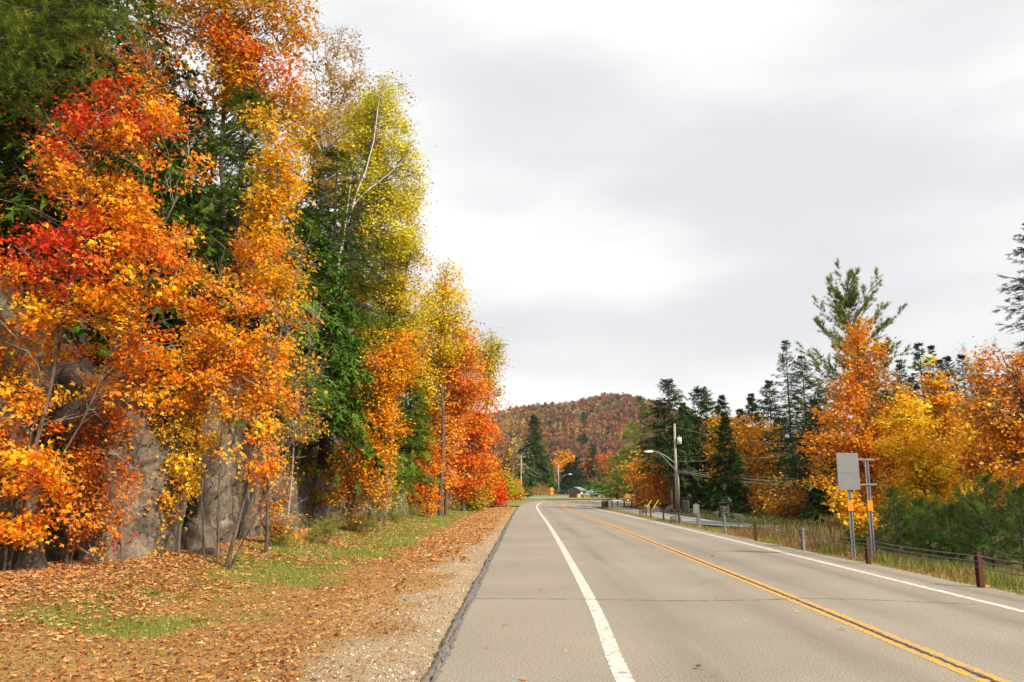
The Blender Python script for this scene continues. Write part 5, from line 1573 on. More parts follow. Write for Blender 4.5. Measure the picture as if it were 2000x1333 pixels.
# narrow strip along the side lane, island and outer strip
x = rng.uniform(9.65, 10.35, 5000); y = rng.uniform(40, 95, 5000)
blades(gb, x, y, 0 * x - .05, rng.uniform(.1, .3, 5000), pal('#a58a54', '#8f8048', '#77803c'), .6)
x = rng.uniform(13.4, 19, 7000); y = rng.uniform(46, 98, 7000)
blades(gb, x, y, 0 * x - .04, rng.uniform(.08, .25, 7000), pal('#445a28', '#3a5022', '#5a6a34', '#6a6a3a'), .5)
oq = oe[rng.integers(0, 240, 9000)]; f_ = rng.random((9000, 1))
nq_ = offset(oe, -9.0)[rng.integers(0, 1, 1)]
tt_ = norm(np.gradient(oe, axis=0)); on_ = np.stack([-tt_[:, 1], tt_[:, 0], 0 * tt_[:, 0]], -1)
ii = rng.integers(0, 240, 12000); ff = rng.random(12000) * 8.5 + .3
pp = oe[ii] + on_[ii] * ff[:, None]
blades(gb, pp[:, 0], pp[:, 1], .45 * (1 - ff / 9) + .15 * ff / 9, rng.uniform(.06, .18, 12000), pal('#8f8a48', '#77903c', '#a0884e', '#6f8038'), .6)
x = rng.uniform(6, 31, 6000); y = rng.uniform(146, 171, 6000)
blades(gb, x, y, 0 * x + .33, rng.uniform(.08, .28, 6000), pal('#a08a4e', '#8a8040', '#76803c'), .6)
tag(gb.build("grass", M_GRASS, kind="stuff"), "green and straw coloured grass on both road verges", kind="stuff")

# bank vegetation beyond the lot entrance
x = rng.uniform(-14, 16, 26000); y = rng.uniform(206, 270, 26000); z = terrain(x, y); k = (z > .6) & (x < 11.5)
bv = MB()
blades(bv, x[k], y[k], z[k], rng.uniform(.5, 1.5, k.sum()), pal('#8a5a38', '#9a6a3c', '#77502f', '#a8823c', '#6f6a34'), .8)
tag(bv.build("bank_undergrowth", M_GRASS, kind="stuff"), "brown low growth on the bank beside the parking lot", kind="stuff")


def weed(label, x, y, h, r, palette, n=260, name="weed_clump"):
    z = ground_z(x, y)
    root = thing(name, label, "plant", (x, y, z), "weeds at the foot of the rock cut")
    a = rng.random(n) * 6.28; rr = r * np.sqrt(rng.random(n)) * .6
    b0 = np.stack([x + np.cos(a) * rr, y + np.sin(a) * rr, np.full(n, z - .02)], -1)
    ns = 26
    P = np.stack([b0[:ns], b0[:ns] + rng.normal(size=(ns, 3)) * .1 * [1, 1, 0] + [0, 0, h * .5], b0[:ns] + rng.normal(size=(ns, 3)) * [r * .5, r * .5, 0] + np.stack([0 * a[:ns], 0 * a[:ns], h * rng.uniform(.6, 1.1, ns)], -1)], 1)
    v, f = tubes(P, np.full((ns, 3), .004), 3)
    MB().add(v, f, None, 0).build("stem", M_GRASS_STEM, root)
    mb = MB()
    q = rng.integers(0, ns, n * 6); w = rng.uniform(.15, 1, n * 6)[:, None]
    pos = P[q, 0] * (1 - w) ** 2 + 2 * P[q, 1] * w * (1 - w) + P[q, 2] * w ** 2 + rng.normal(size=(n * 6, 3)) * .05
    az = rng.random(n * 6) * 6.28
    scatter(mb, OVAL_V * [.45, 1, 1], OVAL_F, pos, frames(np.stack([np.cos(az), np.sin(az), rng.normal(.3, .3, n * 6)], -1), np.array([0, 0, 1.0]) + rng.normal(size=(n * 6, 3)) * .5), rng.uniform(.05, .11, n * 6), pick_cols(n * 6, palette, .16))
    mb.build("foliage", M_GRASS, root, "stuff")


M_GRASS_STEM = plain("weed_stem", '#7d7440', 0.8, 0, 0.3, 10)
WG = pal('#7d8a3c', '#8f9444', '#6f7a34', '#a09a50', '#97803c')
for x, y, h, r, lab in [(-7.6, 27.5, .95, .8, "tall green weeds at the corner of the tall rock face"), (-7.0, 30.5, .8, .8, "green weeds just past the rock corner"), (-7.4, 34.0, .9, .9, "olive weeds below the shaded gap in the rock"), (-6.9, 38.0, .8, .9, "olive weeds in the middle of the green strip"),
                        (-7.2, 42.0, .9, .9, "brownish weeds below the cascading golden maple"), (-6.8, 49.0, .8, .9, "weeds in front of the grey rock beyond the golden maple"), (-6.9, 56.0, 1.0, 1.0, "tall weeds beside the lime green sapling"),
                        (-6.4, 64.0, 1.1, 1.2, "pale weeds under the pink orange maple"), (-6.0, 72.0, 1.2, 1.3, "yellowish weeds before the vivid maple"), (-5.4, 82.0, 1.2, 1.4, "weeds where the verge narrows under the vivid maple"), (-4.6, 94.0, 1.2, 1.4, "last weeds at the far end of the verge")]:
    weed(lab, x, y, h, r, WG)
weed("leafy green weeds on rock shelf behind the nearest maple", -11.0, 18.3, 1.0, .6, pal('#6f8a34', '#5c7a2c', '#82963c'))
for x, y, h, r, lab in [(10.9, 26.0, .5, .5, "bright green weeds left of the sign posts"), (10.6, 17.2, .4, .4, "green weeds beside the closest rusty post"), (10.5, 20.0, .4, .4, "low green weeds between the two rusty posts"), (10.4, 34.0, .5, .5, "yellow green weeds in the dry grass by the rail"), (11.2, 44.5, .5, .6, "green weeds beside the rock behind the rail")]:
    weed(lab, x, y, h, r, pal('#86a03c', '#77903a', '#98a84a'), 160)

# shaded scrub in front of the wood beyond the side lane
sb = MB()
x = rng.uniform(13.6, 22, 9000); y = rng.uniform(30, 92, 9000)
k = x > np.interp(y, [30, 38, 46, 60, 92], [22, 17, 15.2, 14.8, 15.6]); x, y = x[k], y[k]
az = rng.random(len(x)) * 6.28
scatter(sb, OVAL_V * [.8, 1, 1], OVAL_F, np.stack([x, y, terrain(x, y) + rng.uniform(.0, .55, len(x)) * vnoise(np.stack([x, y, 0 * x], -1) * .7, 6)], -1), frames(np.stack([np.cos(az), np.sin(az), rng.normal(.3, .3, len(x))], -1), None, .5), rng.uniform(.08, .2, len(x)), pick_cols(len(x), pal('#4a5a2a', '#5c6a30', '#7d6a3a', '#8a5a30', '#3c4a24'), .16))
tag(sb.build("undergrowth", M_GRASS, kind="stuff"), "low shaded brush at the foot of the wood beyond the lane", kind="stuff")

x = rng.uniform(10.9, 19, 9000); y = rng.uniform(31, 42.5, 9000)
k = (x > 10.6 + .5 * np.abs(y - 36) * .3) & (vnoise(np.stack([x, y, 0 * x], -1) * .6, 44) > .3); x, y = x[k], y[k]
db = MB()
blades(db, x, y, terrain(x, y) + .05, rng.uniform(.45, 1.05, len(x)), pal('#8a7044', '#7a6038', '#6a6a34', '#9a8050', '#5a6030'), .6)
tag(db.build("dry_grass", M_GRASS, kind="stuff"), "tall dry grass and brush between the guard rail and the lane", kind="stuff")

# ------------------------------------------------------------------ cable guard rail
def rail_posts(pts, name, label, cables, heavy=True, parent_loc=None):
    root = thing(name, label, "guard rail", (*pts[0][:2], pts[0][2]))
    for i, (x, y, z, kind) in enumerate(pts):
        mb = MB()
        h = 0.78
        lean = rng.normal() * .012
        for cx, cy, sx, sy in [(0, 0, .012, .14), (-.0, -.07, .085, .012), (0, .07, .085, .012)]:
            mb.box((x + cx, y + cy, z + h / 2 - .15), (sx, sy, h + .3))
        o = mb.build("post", M_POST_RUST if kind == 'r' else M_GALV, root)
    for hz_ in cables:
        P = []
        for i in range(len(pts) - 1):
            a, b = np.array(pts[i][:3]), np.array(pts[i + 1][:3])
            for t in np.linspace(0, 1, 6, endpoint=False):
                q = a * (1 - t) + b * t; q[2] += hz_ - .03 * math.sin(math.pi * t) * (np.linalg.norm(b - a) / 5); q[0] -= .055
                P.append(q)
        P.append(np.array(pts[-1][:3]) + [-.055, 0, hz_])
        MB().tube(P, .0125 if heavy else .02, 6).build("cable", M_CABLE, root)
    return root


posts = [(9.75, 7.3, 'r'), (9.7, 12.5, 'r'), (9.66, 17.7, 'r'), (9.68, 23.2, 'r'), (9.72, 28.4, 'g'), (9.85, 34.3, 'r'), (9.95, 39.6, 'g'), (9.95, 45.0, 'g'), (9.8, 49.6, 'r'), (9.85, 55.0, 'r'), (9.85, 60.0, 'r'), (9.9, 62.4, 'r'), (9.95, 64.4, 'r'), (10.0, 66.0, 'r')]
rail_posts([(x + .1, y, -.05, k) for x, y, k in posts], "cable_guard_rail", "three strand cable guard rail on rusty posts beside the road", (.69, .58, .47))
ie = resample(R_EDGE[(R_EDGE[:, 1] > 93) & (R_EDGE[:, 0] < 24)], 17)
ie = offset(ie, .7)
rr = thing("bend_guard_rail", "short pale guard rail with close posts on the inside of the bend", "guard rail", (*ie[0][:2], 0))
for i, q in enumerate(ie):
    MB().box((q[0], q[1], .32), (.16, .16, .95)).build("post", M_POST_RUST, rr)
for hz_ in (.68,):
    MB().tube(ie + [0, -.09, hz_], .07, 6).build("rail", M_WHITEP, rr)
for q, lab in [((9.9, 91.5), "a"), ((10.4, 92.0), "b")]:
    MB().box((q[0], q[1], .3), (.16, .16, .9)).build("post", M_POST_RUST, rr)


# ------------------------------------------------------------------ signs
def channel_post(mb, x, y, z0, z1, w=.075, d=.04):
    mb.box((x, y, (z0 + z1) / 2), (w * .5, .008, z1 - z0))
    for s in (-1, 1):
        mb.box((x + s * w * .37, y - d / 2, (z0 + z1) / 2), (.008, d, z1 - z0))
        mb.box((x + s * w * .52, y - d + .002, (z0 + z1) / 2), (w * .32, .007, z1 - z0))


sY = 25.6
sx1, sx2 = 10.35, 10.95
sg = thing("blank_road_sign", "large grey blank sign back on two steel posts with orange reflectors", "sign", (sx1, sY, -.2))
for x in (sx1, sx2):
    mb = MB(); channel_post(mb, x, sY, -.5, 2.93, .085); mb.build("post", M_GALV, sg)
pz0, pz1 = 2.0, 3.12
px0, px1 = 10.0, 10.69
mb = MB().box(((px0 + px1) / 2, sY - .085, (pz0 + pz1) / 2), (px1 - px0, .012, pz1 - pz0), R_(4))
pn = mb.build("sign_panel", M_SIGNBACK, sg)
for f in (.0,):
    MB().box(((px0 + px1) / 2, sY - .095, pz0 + .52), (px1 - px0 - .03, .006, .006), R_(4)).build("panel_seam", M_GALV, pn)
for h in (pz0 + .16, pz1 - .2):
    MB().box(((px0 + 11.22) / 2 + .02, sY - .055, h), (11.22 - px0 - .06, .03, .045)).build("crossbar", M_GALV, sg)
for x in (sx1, sx2):
    mb = MB().box((x, sY - .065, 1.52), (.16, .008, .32)); mb.build("reflector", M_ORANGE, sg)

ss_ = thing("small_sign", "small grey sign back on a steel post behind the rail", "sign", (wx(1358, 47.5), 47.5, -.1))
x = wx(1358, 47.5)
mb = MB(); channel_post(mb, x, 47.5, -.4, 1.25); mb.build("post", M_GALV, ss_)
MB().box((x, 47.44, .93), (.34, .01, .5)).build("sign_panel", M_SIGNBACK, ss_)

ys = thing("curve_warning_sign", "yellow sign with two stacked plates by the side lane before the pines", "sign", (11.2, 83, 0))
y0 = 83.0; x = wx(1226, y0)
mb = MB(); mb.tube([(x, y0, -.3), (x, y0, 1.65)], .03, 6); mb.build("post", M_GALV, ys)
pl = MB().box((x, y0 - .04, 1.38), (.46, .012, .36)).build("sign_plate", M_YSIGN, ys)
for k in range(3):
    MB().box((x, y0 - .05, 1.28 + .1 * k), (.34, .006, .028)).build("lettering", M_BLACK, pl)
pl = MB().box((x, y0 - .04, .98), (.46, .012, .36)).build("sign_plate", plain("brown_plate", '#7a3c12', .5), ys)
a = np.linspace(0, 2 * np.pi, 16, endpoint=False)
MB().add(np.stack([x + .11 * np.cos(a), np.full(16, y0 - .05), .97 + .11 * np.sin(a)], -1), [list(range(16))]).build("disc", plain("yellow_disc", '#f2b01e', .5, 0, .05), pl)

y0 = 182.0; x = wx(1078, y0)
ls = thing("arrow_sign", "orange yellow sign pair on a post at the lot entrance", "sign", (x, y0, .3))
MB().tube([(x, y0, .1), (x, y0, 2.1)], .04, 6).build("post", M_GALV, ls)
dm = np.array([(x, y0 - .06, 2.62), (x + .55, y0 - .06, 2.1), (x, y0 - .06, 1.58), (x - .55, y0 - .06, 2.1)])
dm2 = dm + [0, .02, 0]
MB().add(np.vstack([dm, dm2]), [(3, 2, 1, 0), (4, 5, 6, 7), (0, 1, 5, 4), (1, 2, 6, 5), (2, 3, 7, 6), (3, 0, 4, 7)]).build("sign_plate", M_YSIGN, ls)
MB().box((x, y0 - .05, 1.22), (.75, .02, .6)).build("sign_plate", M_YSIGN, ls)


# ------------------------------------------------------------------ utility poles and wires
def pole(name, label, x, y, z, H, r=.15, arms=()):
    root = thing(name, label, "utility pole", (x, y, z), "utility poles along the road")
    MB().tube([(x, y, z - .4), (x, y, z + H * .5), (x + .02, y, z + H)], [r, r * .85, r * .65], 10).build("pole", M_POLE, root)
    for h, w in arms:
        arm = MB().box((x, y - .16, z + h), (w, .1, .12)).build("crossarm", M_POLE, root)
        for s in (-.45, -.2, .2, .45):
            MB().tube([(x + s * w, y - .16, z + h + .06), (x + s * w, y - .16, z + h + .28)], .05, 6).build("insulator", M_GALV, arm)
    return root


def lamp(root, x, y, z, dx, rise, s=1.0, dy=0.0):
    t = np.linspace(0, 1, 9)
    arm = np.stack([x + dx * t, y + dy * t, z + rise * np.sin(t * math.pi / 2)], -1)
    MB().tube(arm, .035 * s, 6).build("lamp_arm", M_GALV, root)
    low = np.stack([x + dx * .72 * t, y + dy * .72 * t, z - .55 * s + (rise * .92 + .55 * s) * t ** 1.0], -1)
    MB().tube(low, .025 * s, 6).build("lamp_brace", M_GALV, root)
    e = arm[-1]; sg_ = math.copysign(1, dx)
    pr = np.array([(-.1, .05), (.15, .12), (.45, .1), (.72, .02), (.7, -.03), (.4, -.08), (.0, -.05)]) * s
    V = []
    for w in (-.13, .13):
        V += [(e[0] + sg_ * p[0], e[1] + w * s, e[2] + p[1]) for p in pr]
    k = len(pr)
    F_ = [list(range(k)), list(range(2 * k - 1, k - 1, -1))] + [[i, i + k, (i + 1) % k + k, (i + 1) % k] for i in range(k)]
    MB().add(V, F_).build("lamp_head", M_WHITEP, root)


P1 = at(1323, 1000, 77.2)
pz1_ = -.1
p1 = pole("utility_pole", "wooden utility pole with street lamp and white transformer behind the rail", P1[0], 77.2, pz1_, at(1329, 828, 77.2)[2] - pz1_, .15)
ph = at(1325, 907, 77.2)
lamp(p1, P1[0], 77.0, ph[2], -2.15, 1.15, 1.15)
tz = at(1333, 861, 77.2)[2]
MB().tube([(P1[0] + .38, 76.95, tz - .34), (P1[0] + .38, 76.95, tz + .3)], .21, 12).build("transformer", M_WHITEP, p1)
MB().tube([(P1[0] + .34, 76.9, tz + .3), (P1[0] + .34, 76.9, tz + .5)], .05, 8).build("bushing", M_GALV, p1)
MB().tube([(P1[0] + .16, 76.98, -.1), (P1[0] + .16, 76.98, at(1325, 920, 77)[2])], .06, 8).build("conduit", M_GALV, p1)

p2x = wx(1018, 190.0)
p2 = pole("utility_pole", "pale utility pole with two crossarms at the foot of the cedar row", p2x, 190.0, .9, at(1018, 888, 190)[2] - .9, .2, ((at(1018, 893, 190)[2] - .9, 2.1), (at(1018, 908, 190)[2] - .9, 1.9)))
p3x = wx(1091, 290.0)
p3 = pole("utility_pole", "utility pole with street lamp behind the parked black car", p3x, 290.0, .3, at(1091, 908, 290)[2] - .3, .24, ((at(1091, 921, 290)[2] - .3, 3.0),))
lamp(p3, p3x, 289.8, at(1091, 934, 290)[2], 3.6, 1.3, 1.8)
p4 = np.array([46.0, 58.0, -.5])


def wire(label, a, b, sag, r=.022):
    t = np.linspace(0, 1, 26)
    a, b = np.array(a, float), np.array(b, float)
    P = a * (1 - t[:, None]) + b * t[:, None]; P[:, 2] -= sag * 4 * t * (1 - t)
    tag(MB().tube(P, r, 5).build("overhead_wire", M_WIRE), label, "wire", "overhead wires")


zt = lambda py: at(1326, py, 77.0)[2]
wire("thin overhead wire from lamp pole rising toward the orange maple", (P1[0], 77, zt(902)), (44, 58, 9.4), 1.3)
wire("upper of the bundled wires sagging right from the lamp pole", (P1[0], 77, zt(917)), (44, 58, 5.2), 1.55, .016)
wire("thick middle cable of the bundle sagging right from the lamp pole", (P1[0], 77, zt(920)), (44, 58, 4.5), 1.55, .034)
wire("lowest thick cable of the bundle sagging right from the lamp pole", (P1[0], 77, zt(922)), (44, 58, 4.0), 1.7, .03)
wire("wire running down from the pole top behind the transformer", (P1[0], 77, zt(834)), (44, 58, 10.4), 3.2, .014)
wire("upper wire between the two far poles", (p2x + .9, 190, at(1018, 906, 190)[2]), (p3x - 1.2, 290, at(1091, 919, 290)[2]), 2.2, .05)
wire("lower wire between the two far poles", (p2x, 190, at(1018, 910, 190)[2]), (p3x, 290, at(1091, 922, 290)[2]), 2.6, .05)
wire("faint high wire from lamp pole across the hill to the far pole", (P1[0], 77, zt(832)), (p2x, 190, at(1018, 889, 190)[2]), .9, .02)
for px0_, py0_, px1_, py1_, lab in [(1262, 993, 1272, 978, "yellow guy wire guard standing left of the other one"), (1274, 996, 1286, 977, "yellow guy wire guard closer to the lamp pole")]:
    a, b = at(px0_, py0_, 74), at(px1_, py1_, 74.6)
    tag(MB().tube([a + (a - b) * .35, b], .035, 6).build("guy_wire_guard", M_YGUARD), lab, "guy wire", "guy wire guards")


# ------------------------------------------------------------------ boulders and stone pillars
M_PSTONE = plain("fieldstone", '#4a443f', .9, 0, .4, 4, .5)


def boulder(label, x, y, z, s, seed, mat=None, group="boulders by the side lane"):
    o = rock((x, y, z), s, R_(seed * 37 % 90), seed, None, "boulder", mat or M_BOULDER, 14, .10, .35)
    tag(o, label, "boulder", group)


for px, Y, s, lab in [(1262, 74.5, (1.0, .8, 1.0), "tall rounded boulder beside the yellow guy guards"), (1283, 75.5, (1.0, .8, .75), "low domed boulder in the middle of the three"), (1306, 76.0, (1.05, .8, .7), "long domed boulder nearest the lamp pole")]:
    boulder(lab, wx(px, Y), Y, .16, s, int(px))
boulder("rough pale rock on the grass just behind the rail", wx(1318, 51.5), 51.5, .05, (.9, .8, .75), 5)
boulder("dark rock half hidden left of the nearer stone pillar", wx(1400, 66), 66, .0, (1.1, .8, .7), 9, M_PSTONE)
boulder("dark mossy rock right of the nearer stone pillar", wx(1440, 60), 60, -.05, (1.4, .9, .65), 13, M_PSTONE)
for px, s, lab in [(1131, (1.5, 1.2, 1.0), "tan boulder in front of the shed door side"), (1141, (1.4, 1.2, .95), "tan boulder in the middle beside the shed"), (1150, (1.0, .9, .8), "small tan boulder nearest the blue car")]:
    Y = 176.0
    boulder(lab, wx(px, Y), Y, .62, s, int(px), M_TANROCK, "tan boulders by the shed")


def pillar(label, px, Y, w, h, statue_label):
    x = wx(px, Y); z0 = -.1
    root = thing("stone_pillar", label, "pillar", (x, Y, z0), "stone gate pillars")
    nlev = 6; lh = h / nlev
    r = np.random.default_rng(int(px))
    for k in range(nlev):
        a = r.uniform(.35, .65)
        for j, (lo, hi) in enumerate(((0, a), (a, 1))):
            for dy in (-.25, .25):
                c = (x - w / 2 + w * (lo + hi) / 2, Y + dy * w, z0 + lh * (k + .5))
                p, f = rock_mesh(c, (w * (hi - lo) * .97, w * .5, lh * .96), 0, int(r.integers(1, 999)), 4, .03, .0)
                MB().add(p, f).build("stone", M_PSTONE, root)
    MB().box((x, Y, z0 + h / 2), (w * .82, w * .82, h * .98)).build("mortar", M_BOULDER, root)
    p, f = rock_mesh((x, Y, z0 + h + .07), (w * 1.25, w * 1.25, .16), 0, 77, 6, .03, .0)
    MB().add(p, f).build("cap_stone", M_PSTONE, root)
    # dark bear figure leaning over the cap
    me = bpy.data.meshes.new("bear_statue")
    V = [(0, 0, 0), (.18, 0, .22), (.02, 0, .42), (-.2, 0, .52), (-.36, 0, .50), (.3, .12, -.3), (.34, .12, -.62), (.3, -.12, -.3), (.34, -.12, -.62), (-.12, .14, .2), (-.22, .16, -.02), (-.12, -.14, .2), (-.22, -.16, -.02), (-.16, .09, .66), (-.16, -.09, .66)]
    E_ = [(0, 1), (1, 2), (2, 3), (3, 4), (0, 5), (5, 6), (0, 7), (7, 8), (2, 9), (9, 10), (2, 11), (11, 12), (3, 13), (3, 14)]
    sc = w * 1.0
    me.from_pydata([(a * sc, b * sc, c * sc) for a, b, c in V], E_, [])
    o = bpy.data.objects.new("bear_statue", me); C.objects.link(o)
    me.materials.append(M_BLACK)
    sk = o.modifiers.new("skin", 'SKIN')
    rad = [.22, .27, .24, .17, .08, .13, .10, .13, .10, .10, .08, .10, .08, .05, .05]
    for vv, rr_ in zip(me.skin_vertices[0].data, rad): vv.radius = (rr_ * sc, rr_ * sc)
    me.skin_vertices[0].data[0].use_root = True
    o.modifiers.new("sub", 'SUBSURF').levels = 1
    o.modifiers["sub"].render_levels = 1
    o.location = (x + w * .42, Y - .1, z0 + h + .12)
    tag(o, statue_label, "statue", "bear statues on the pillars")


pillar("stone gate pillar beside the lamp pole", 1338, 77.5, .68, 1.25, "dark bear statue on the pillar beside the lamp pole")
pillar("wider stone gate pillar in the shade behind the small sign", 1412, 61.0, .72, 1.05, "dark bear statue on the shaded pillar behind the small sign")


# ------------------------------------------------------------------ shed and parked cars
M_SHED = plain("brown_boards", '#5a4038', .8, 0, .2, 4)
M_SHEDD = plain("brown_door_board", '#4a342e', .8, 0, .2, 4)
M_ROOF = plain("green_metal_roof", '#6f8a78', .6, .1, .1, 3)
Y = 182.0
sx = wx(1122, Y); z0 = .3
sh = thing("shed", "small brown shed with green roof beside the parking lot", "shed", (sx, Y, z0))
ang = R_(-24)
ca, sa = math.cos(ang), math.sin(ang)


def T(p):
    p = np.asarray(p, float)
    return np.stack([sx + p[:, 0] * ca - p[:, 1] * sa, Y + p[:, 0] * sa + p[:, 1] * ca, z0 + p[:, 2]], -1)


w, l, h, rg = 1.35, 1.9, 1.55, 2.2
V = [(-w, 0, -.2), (w, 0, -.2), (w, 2 * l, -.2), (-w, 2 * l, -.2), (-w, 0, h), (w, 0, h), (w, 2 * l, h), (-w, 2 * l, h), (0, 0, rg), (0, 2 * l, rg)]
MB().add(T(V), [(0, 1, 5, 8, 4), (1, 2, 6, 5), (2, 3, 7, 9, 6), (3, 0, 4, 7)]).build("wall", M_SHED, sh)
for s in (-1, 1):
    o_ = .15
    a = np.array([(0, -o_, rg + .06), (s * (w + .2), -o_, h - .1 + .06), (s * (w + .2), 2 * l + o_, h - .1 + .06), (0, 2 * l + o_, rg + .06)])
    MB().add(T(np.vstack([a, a + [0, 0, .06]])), [(0, 1, 2, 3), (7, 6, 5, 4), (0, 4, 5, 1), (1, 5, 6, 2), (2, 6, 7, 3), (3, 7, 4, 0)]).build("roof", M_ROOF, sh)
dr = None
for k in range(5):
    zz = .02 + k * .26
    a = [(-.95, -.03, zz), (.95, -.03, zz), (.95, -.03, zz + .24), (-.95, -.03, zz + .24)]
    b = [(q[0], -.003, q[2]) for q in a]
    MB().add(T(a + b), [(0, 1, 2, 3), (0, 4, 5, 1), (1, 5, 6, 2), (2, 6, 7, 3), (3, 7, 4, 0)]).build("door_panel", M_SHEDD, sh)
c0 = T([(w + .03, .7, .75)])[0]
dirv = np.array([-sa, ca, 0]); upv = np.array([0, 0, 1.0]); outn = np.array([ca, sa, 0])


def plate(c, hw, hh, th=.02):
    q = [c + dirv * a * hw + upv * b * hh + outn * t for t in (0, th) for a, b in ((-1, -1), (1, -1), (1, 1), (-1, 1))]
    return MB().add(np.array(q), [(0, 3, 2, 1), (4, 5, 6, 7), (0, 1, 5, 4), (1, 2, 6, 5), (2, 3, 7, 6), (3, 0, 4, 7)])


pl = plate(c0, .5, .45).build("notice_board", M_WHITEP, sh)
plate(c0 + outn * .024 + upv * -.12, .3, .2, .006).build("notice_print", M_REDP, pl)
plate(T([(w + .01, 2.6, .7)])[0], .45, .7).build("door", M_SHEDD, sh)


M_GLASS = plain("car_glass", '#20262a', .12, 0, .1, 3)
M_TYRE = plain("tyre_rubber", '#171717', .85, 0, .2, 8)
M_RIM = plain("alloy_rim", '#a9abad', .35, .7, .1, 8)
M_LAMPR = plain("tail_lamp", '#8a1c1a', .3, 0, .1, 8)
M_LAMPW = plain("head_lamp", '#d9dcde', .25, 0, .05, 8)


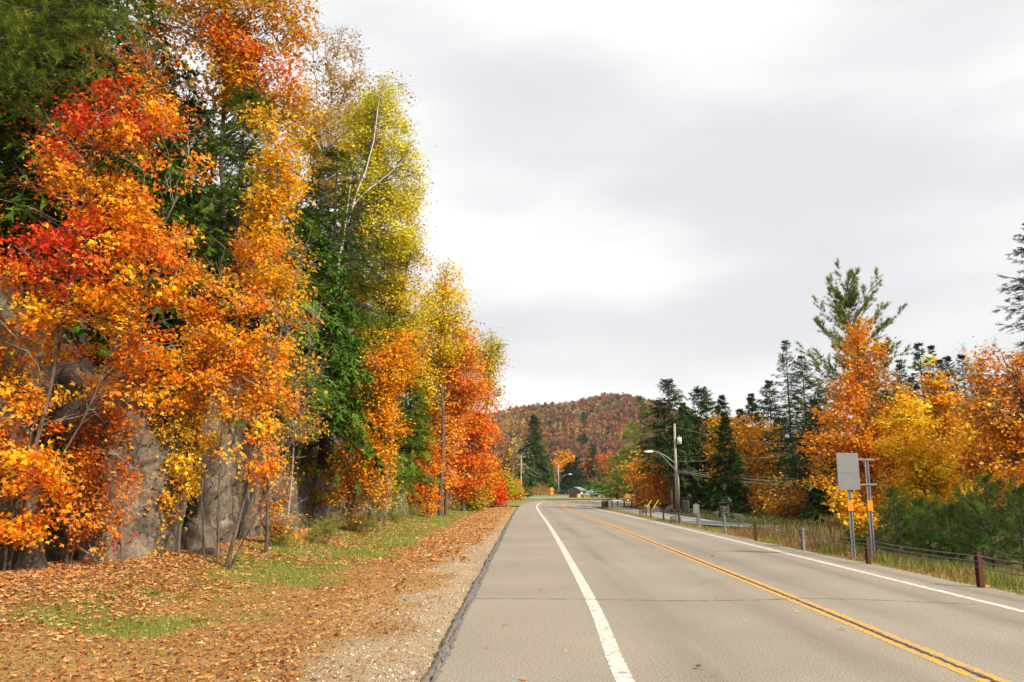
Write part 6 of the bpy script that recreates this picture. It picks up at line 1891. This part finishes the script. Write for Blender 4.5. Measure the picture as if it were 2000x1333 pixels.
def car(label, px, Y, rz, paintcol, z0=.33, suv=True, L=4.6, W=1.8, Hh=1.68):
    x0 = wx(px, Y)
    root = thing("parked_car", label, "car", (x0, Y, z0), "cars in the parking lot")
    m = plain("car_paint_" + paintcol.strip('#'), paintcol, .28, .1, .06, 2)
    ca_, sa_ = math.cos(rz), math.sin(rz)

    def W_(p):
        p = np.asarray(p, float)
        return np.stack([x0 + p[:, 0] * ca_ - p[:, 1] * sa_, Y + p[:, 0] * sa_ + p[:, 1] * ca_, z0 + p[:, 2]], -1)

    def loft(prof, ys, ins):
        """side profile (x, z) swept across the width with inset near the sides"""
        V_, F_ = [], []
        k = len(prof)
        c = np.mean(prof, 0)
        for yv, s_ in zip(ys, ins):
            V_ += [(c[0] + (p[0] - c[0]) * s_, yv, c[1] + (p[1] - c[1]) * s_) for p in prof]
        for j in range(len(ys) - 1):
            F_ += [[j * k + i, j * k + (i + 1) % k, (j + 1) * k + (i + 1) % k, (j + 1) * k + i] for i in range(k)]
        F_ += [list(range(k))[::-1], list(range((len(ys) - 1) * k, len(ys) * k))]
        return W_(V_), F_
    l2 = L / 2
    body = [(-l2, .38), (-l2 + .05, .28), (l2 - .05, .28), (l2, .42), (l2 - .02, .78), (l2 - .25, .9), (l2 * .38, .98), (-l2 * .9, 1.02), (-l2 - .0, .9)]
    v, f = loft(body, (-W / 2, -W / 2 + .08, W / 2 - .08, W / 2), (.97, 1, 1, .97))
    MB().add(v, f).build("body", m, root)
    back = -l2 * .94 if suv else -l2 * .62
    cab = [(back, .98), (l2 * .40, .96), (l2 * .08, Hh - .04), (-l2 * .1, Hh), (back + .28 if suv else back + .75, Hh - .03)]
    v, f = loft(cab, (-W / 2 + .10, -W / 2 + .22, W / 2 - .22, W / 2 - .10), (.95, 1, 1, .95))
    MB().add(v, f).build("cabin", m, root)
    for s in (-1, 1):
        win = np.array([(back + .25, 1.06), (l2 * .30, 1.04), (l2 * .05, Hh - .14), (back + .42 if suv else back + .8, Hh - .14)])
        q = np.c_[win[:, 0], np.full(4, s * (W / 2 - .075)), win[:, 1]]
        q2 = q.copy(); q2[:, 1] -= s * .06
        MB().add(W_(np.vstack([q, q2])), [(0, 1, 2, 3), (7, 6, 5, 4), (0, 4, 5, 1), (1, 5, 6, 2), (2, 6, 7, 3), (3, 7, 4, 0)]).build("side_window", M_GLASS, root)
        MB().box((0, 0, 0), (.1, .1, .1))
        for xx in (-l2 * .6, l2 * .62):
            a = np.linspace(0, 2 * np.pi, 16, endpoint=False)
            for rad, y1, y2, mm, nm in ((.34, W / 2 - .2, W / 2 + .01, M_TYRE, "wheel"), (.2, W / 2 - .01, W / 2 + .025, M_RIM, "rim")):
                ring = [(xx + rad * math.cos(t), s * yv, .34 + rad * math.sin(t)) for yv in (y1, y2) for t in a]
                F_ = [[i, (i + 1) % 16, 16 + (i + 1) % 16, 16 + i] for i in range(16)] + [list(range(16)), list(range(31, 15, -1))]
                o = MB().add(W_(ring), F_).build(nm, mm, root if nm == "wheel" else wheel)
                if nm == "wheel": wheel = o
        for xx, mm, nm in ((l2 + .005, M_LAMPW, "headlight"), (-l2 - .005, M_LAMPR, "tail_light")):
            q = [(xx - .03 + d, s * (W / 2 - .12 - b), .68 + c) for d in (0, .04) for b, c in ((0, 0), (.32, 0), (.32, .15), (0, .15))]
            MB().add(W_(q), [(0, 1, 2, 3), (7, 6, 5, 4), (0, 4, 5, 1), (1, 5, 6, 2), (2, 6, 7, 3), (3, 7, 4, 0)]).build(nm, mm, root)
    for nm, (x1, z1, x2, z2) in dict(windscreen=(l2 * .395, 1.0, l2 * .10, Hh - .10), rear_window=(back - .005, 1.06, back + (.22 if suv else .68), Hh - .12)).items():
        off_ = .015 if nm == "windscreen" else -.015
        q = [(x1 + off_, -W / 2 + .25, z1), (x1 + off_, W / 2 - .25, z1), (x2 + off_, W / 2 - .3, z2), (x2 + off_, -W / 2 + .3, z2)]
        q2 = [(a - off_ * 1.6, b, c) for a, b, c in q]
        MB().add(W_(q + q2), [(0, 1, 2, 3), (7, 6, 5, 4), (0, 4, 5, 1), (1, 5, 6, 2), (2, 6, 7, 3), (3, 7, 4, 0)]).build(nm, M_GLASS, root)
    return root


car("black sport utility car parked left of the shed", 1097, 285, R_(178), '#1c1d20', L=4.8)
car("red car parked between the black car and the shed", 1110, 288, R_(100), '#a5242a', suv=False, Hh=1.5)
car("white sport utility car parked right of the shed", 1156, 275, R_(160), '#d9dadb', Hh=1.8)
car("light blue car parked close beside the shed boulders", 1153, 190, R_(-115), '#8fa6ad', suv=False, L=4.3, Hh=1.45)
car("dark grey car parked in the row right of the white car", 1170, 305, R_(70), '#2c3036', suv=False, Hh=1.5)
car("dark navy car parked last in the row under the pine", 1180, 300, R_(75), '#26282e', Hh=1.65)

# ------------------------------------------------------------------ thin autumn haze
hz_ = MB().box((0, 1500, 100), (5200, 3400, 320)).build("haze", None, kind="stuff")
hz_.data.materials.clear()
hm = bpy.data.materials.new("haze"); hm.use_nodes = True
hm.node_tree.nodes.clear()
ho = hm.node_tree.nodes.new("ShaderNodeOutputMaterial")
pv_ = hm.node_tree.nodes.new("ShaderNodeVolumePrincipled")
pv_.inputs["Color"].default_value = (0.86, 0.88, 0.92, 1)
pv_.inputs["Density"].default_value = 0.00008
hm.node_tree.links.new(pv_.outputs[0], ho.inputs["Volume"])
hz_.data.materials.append(hm)
tag(hz_, "thin pale haze lying over the road and the hill", kind="stuff")
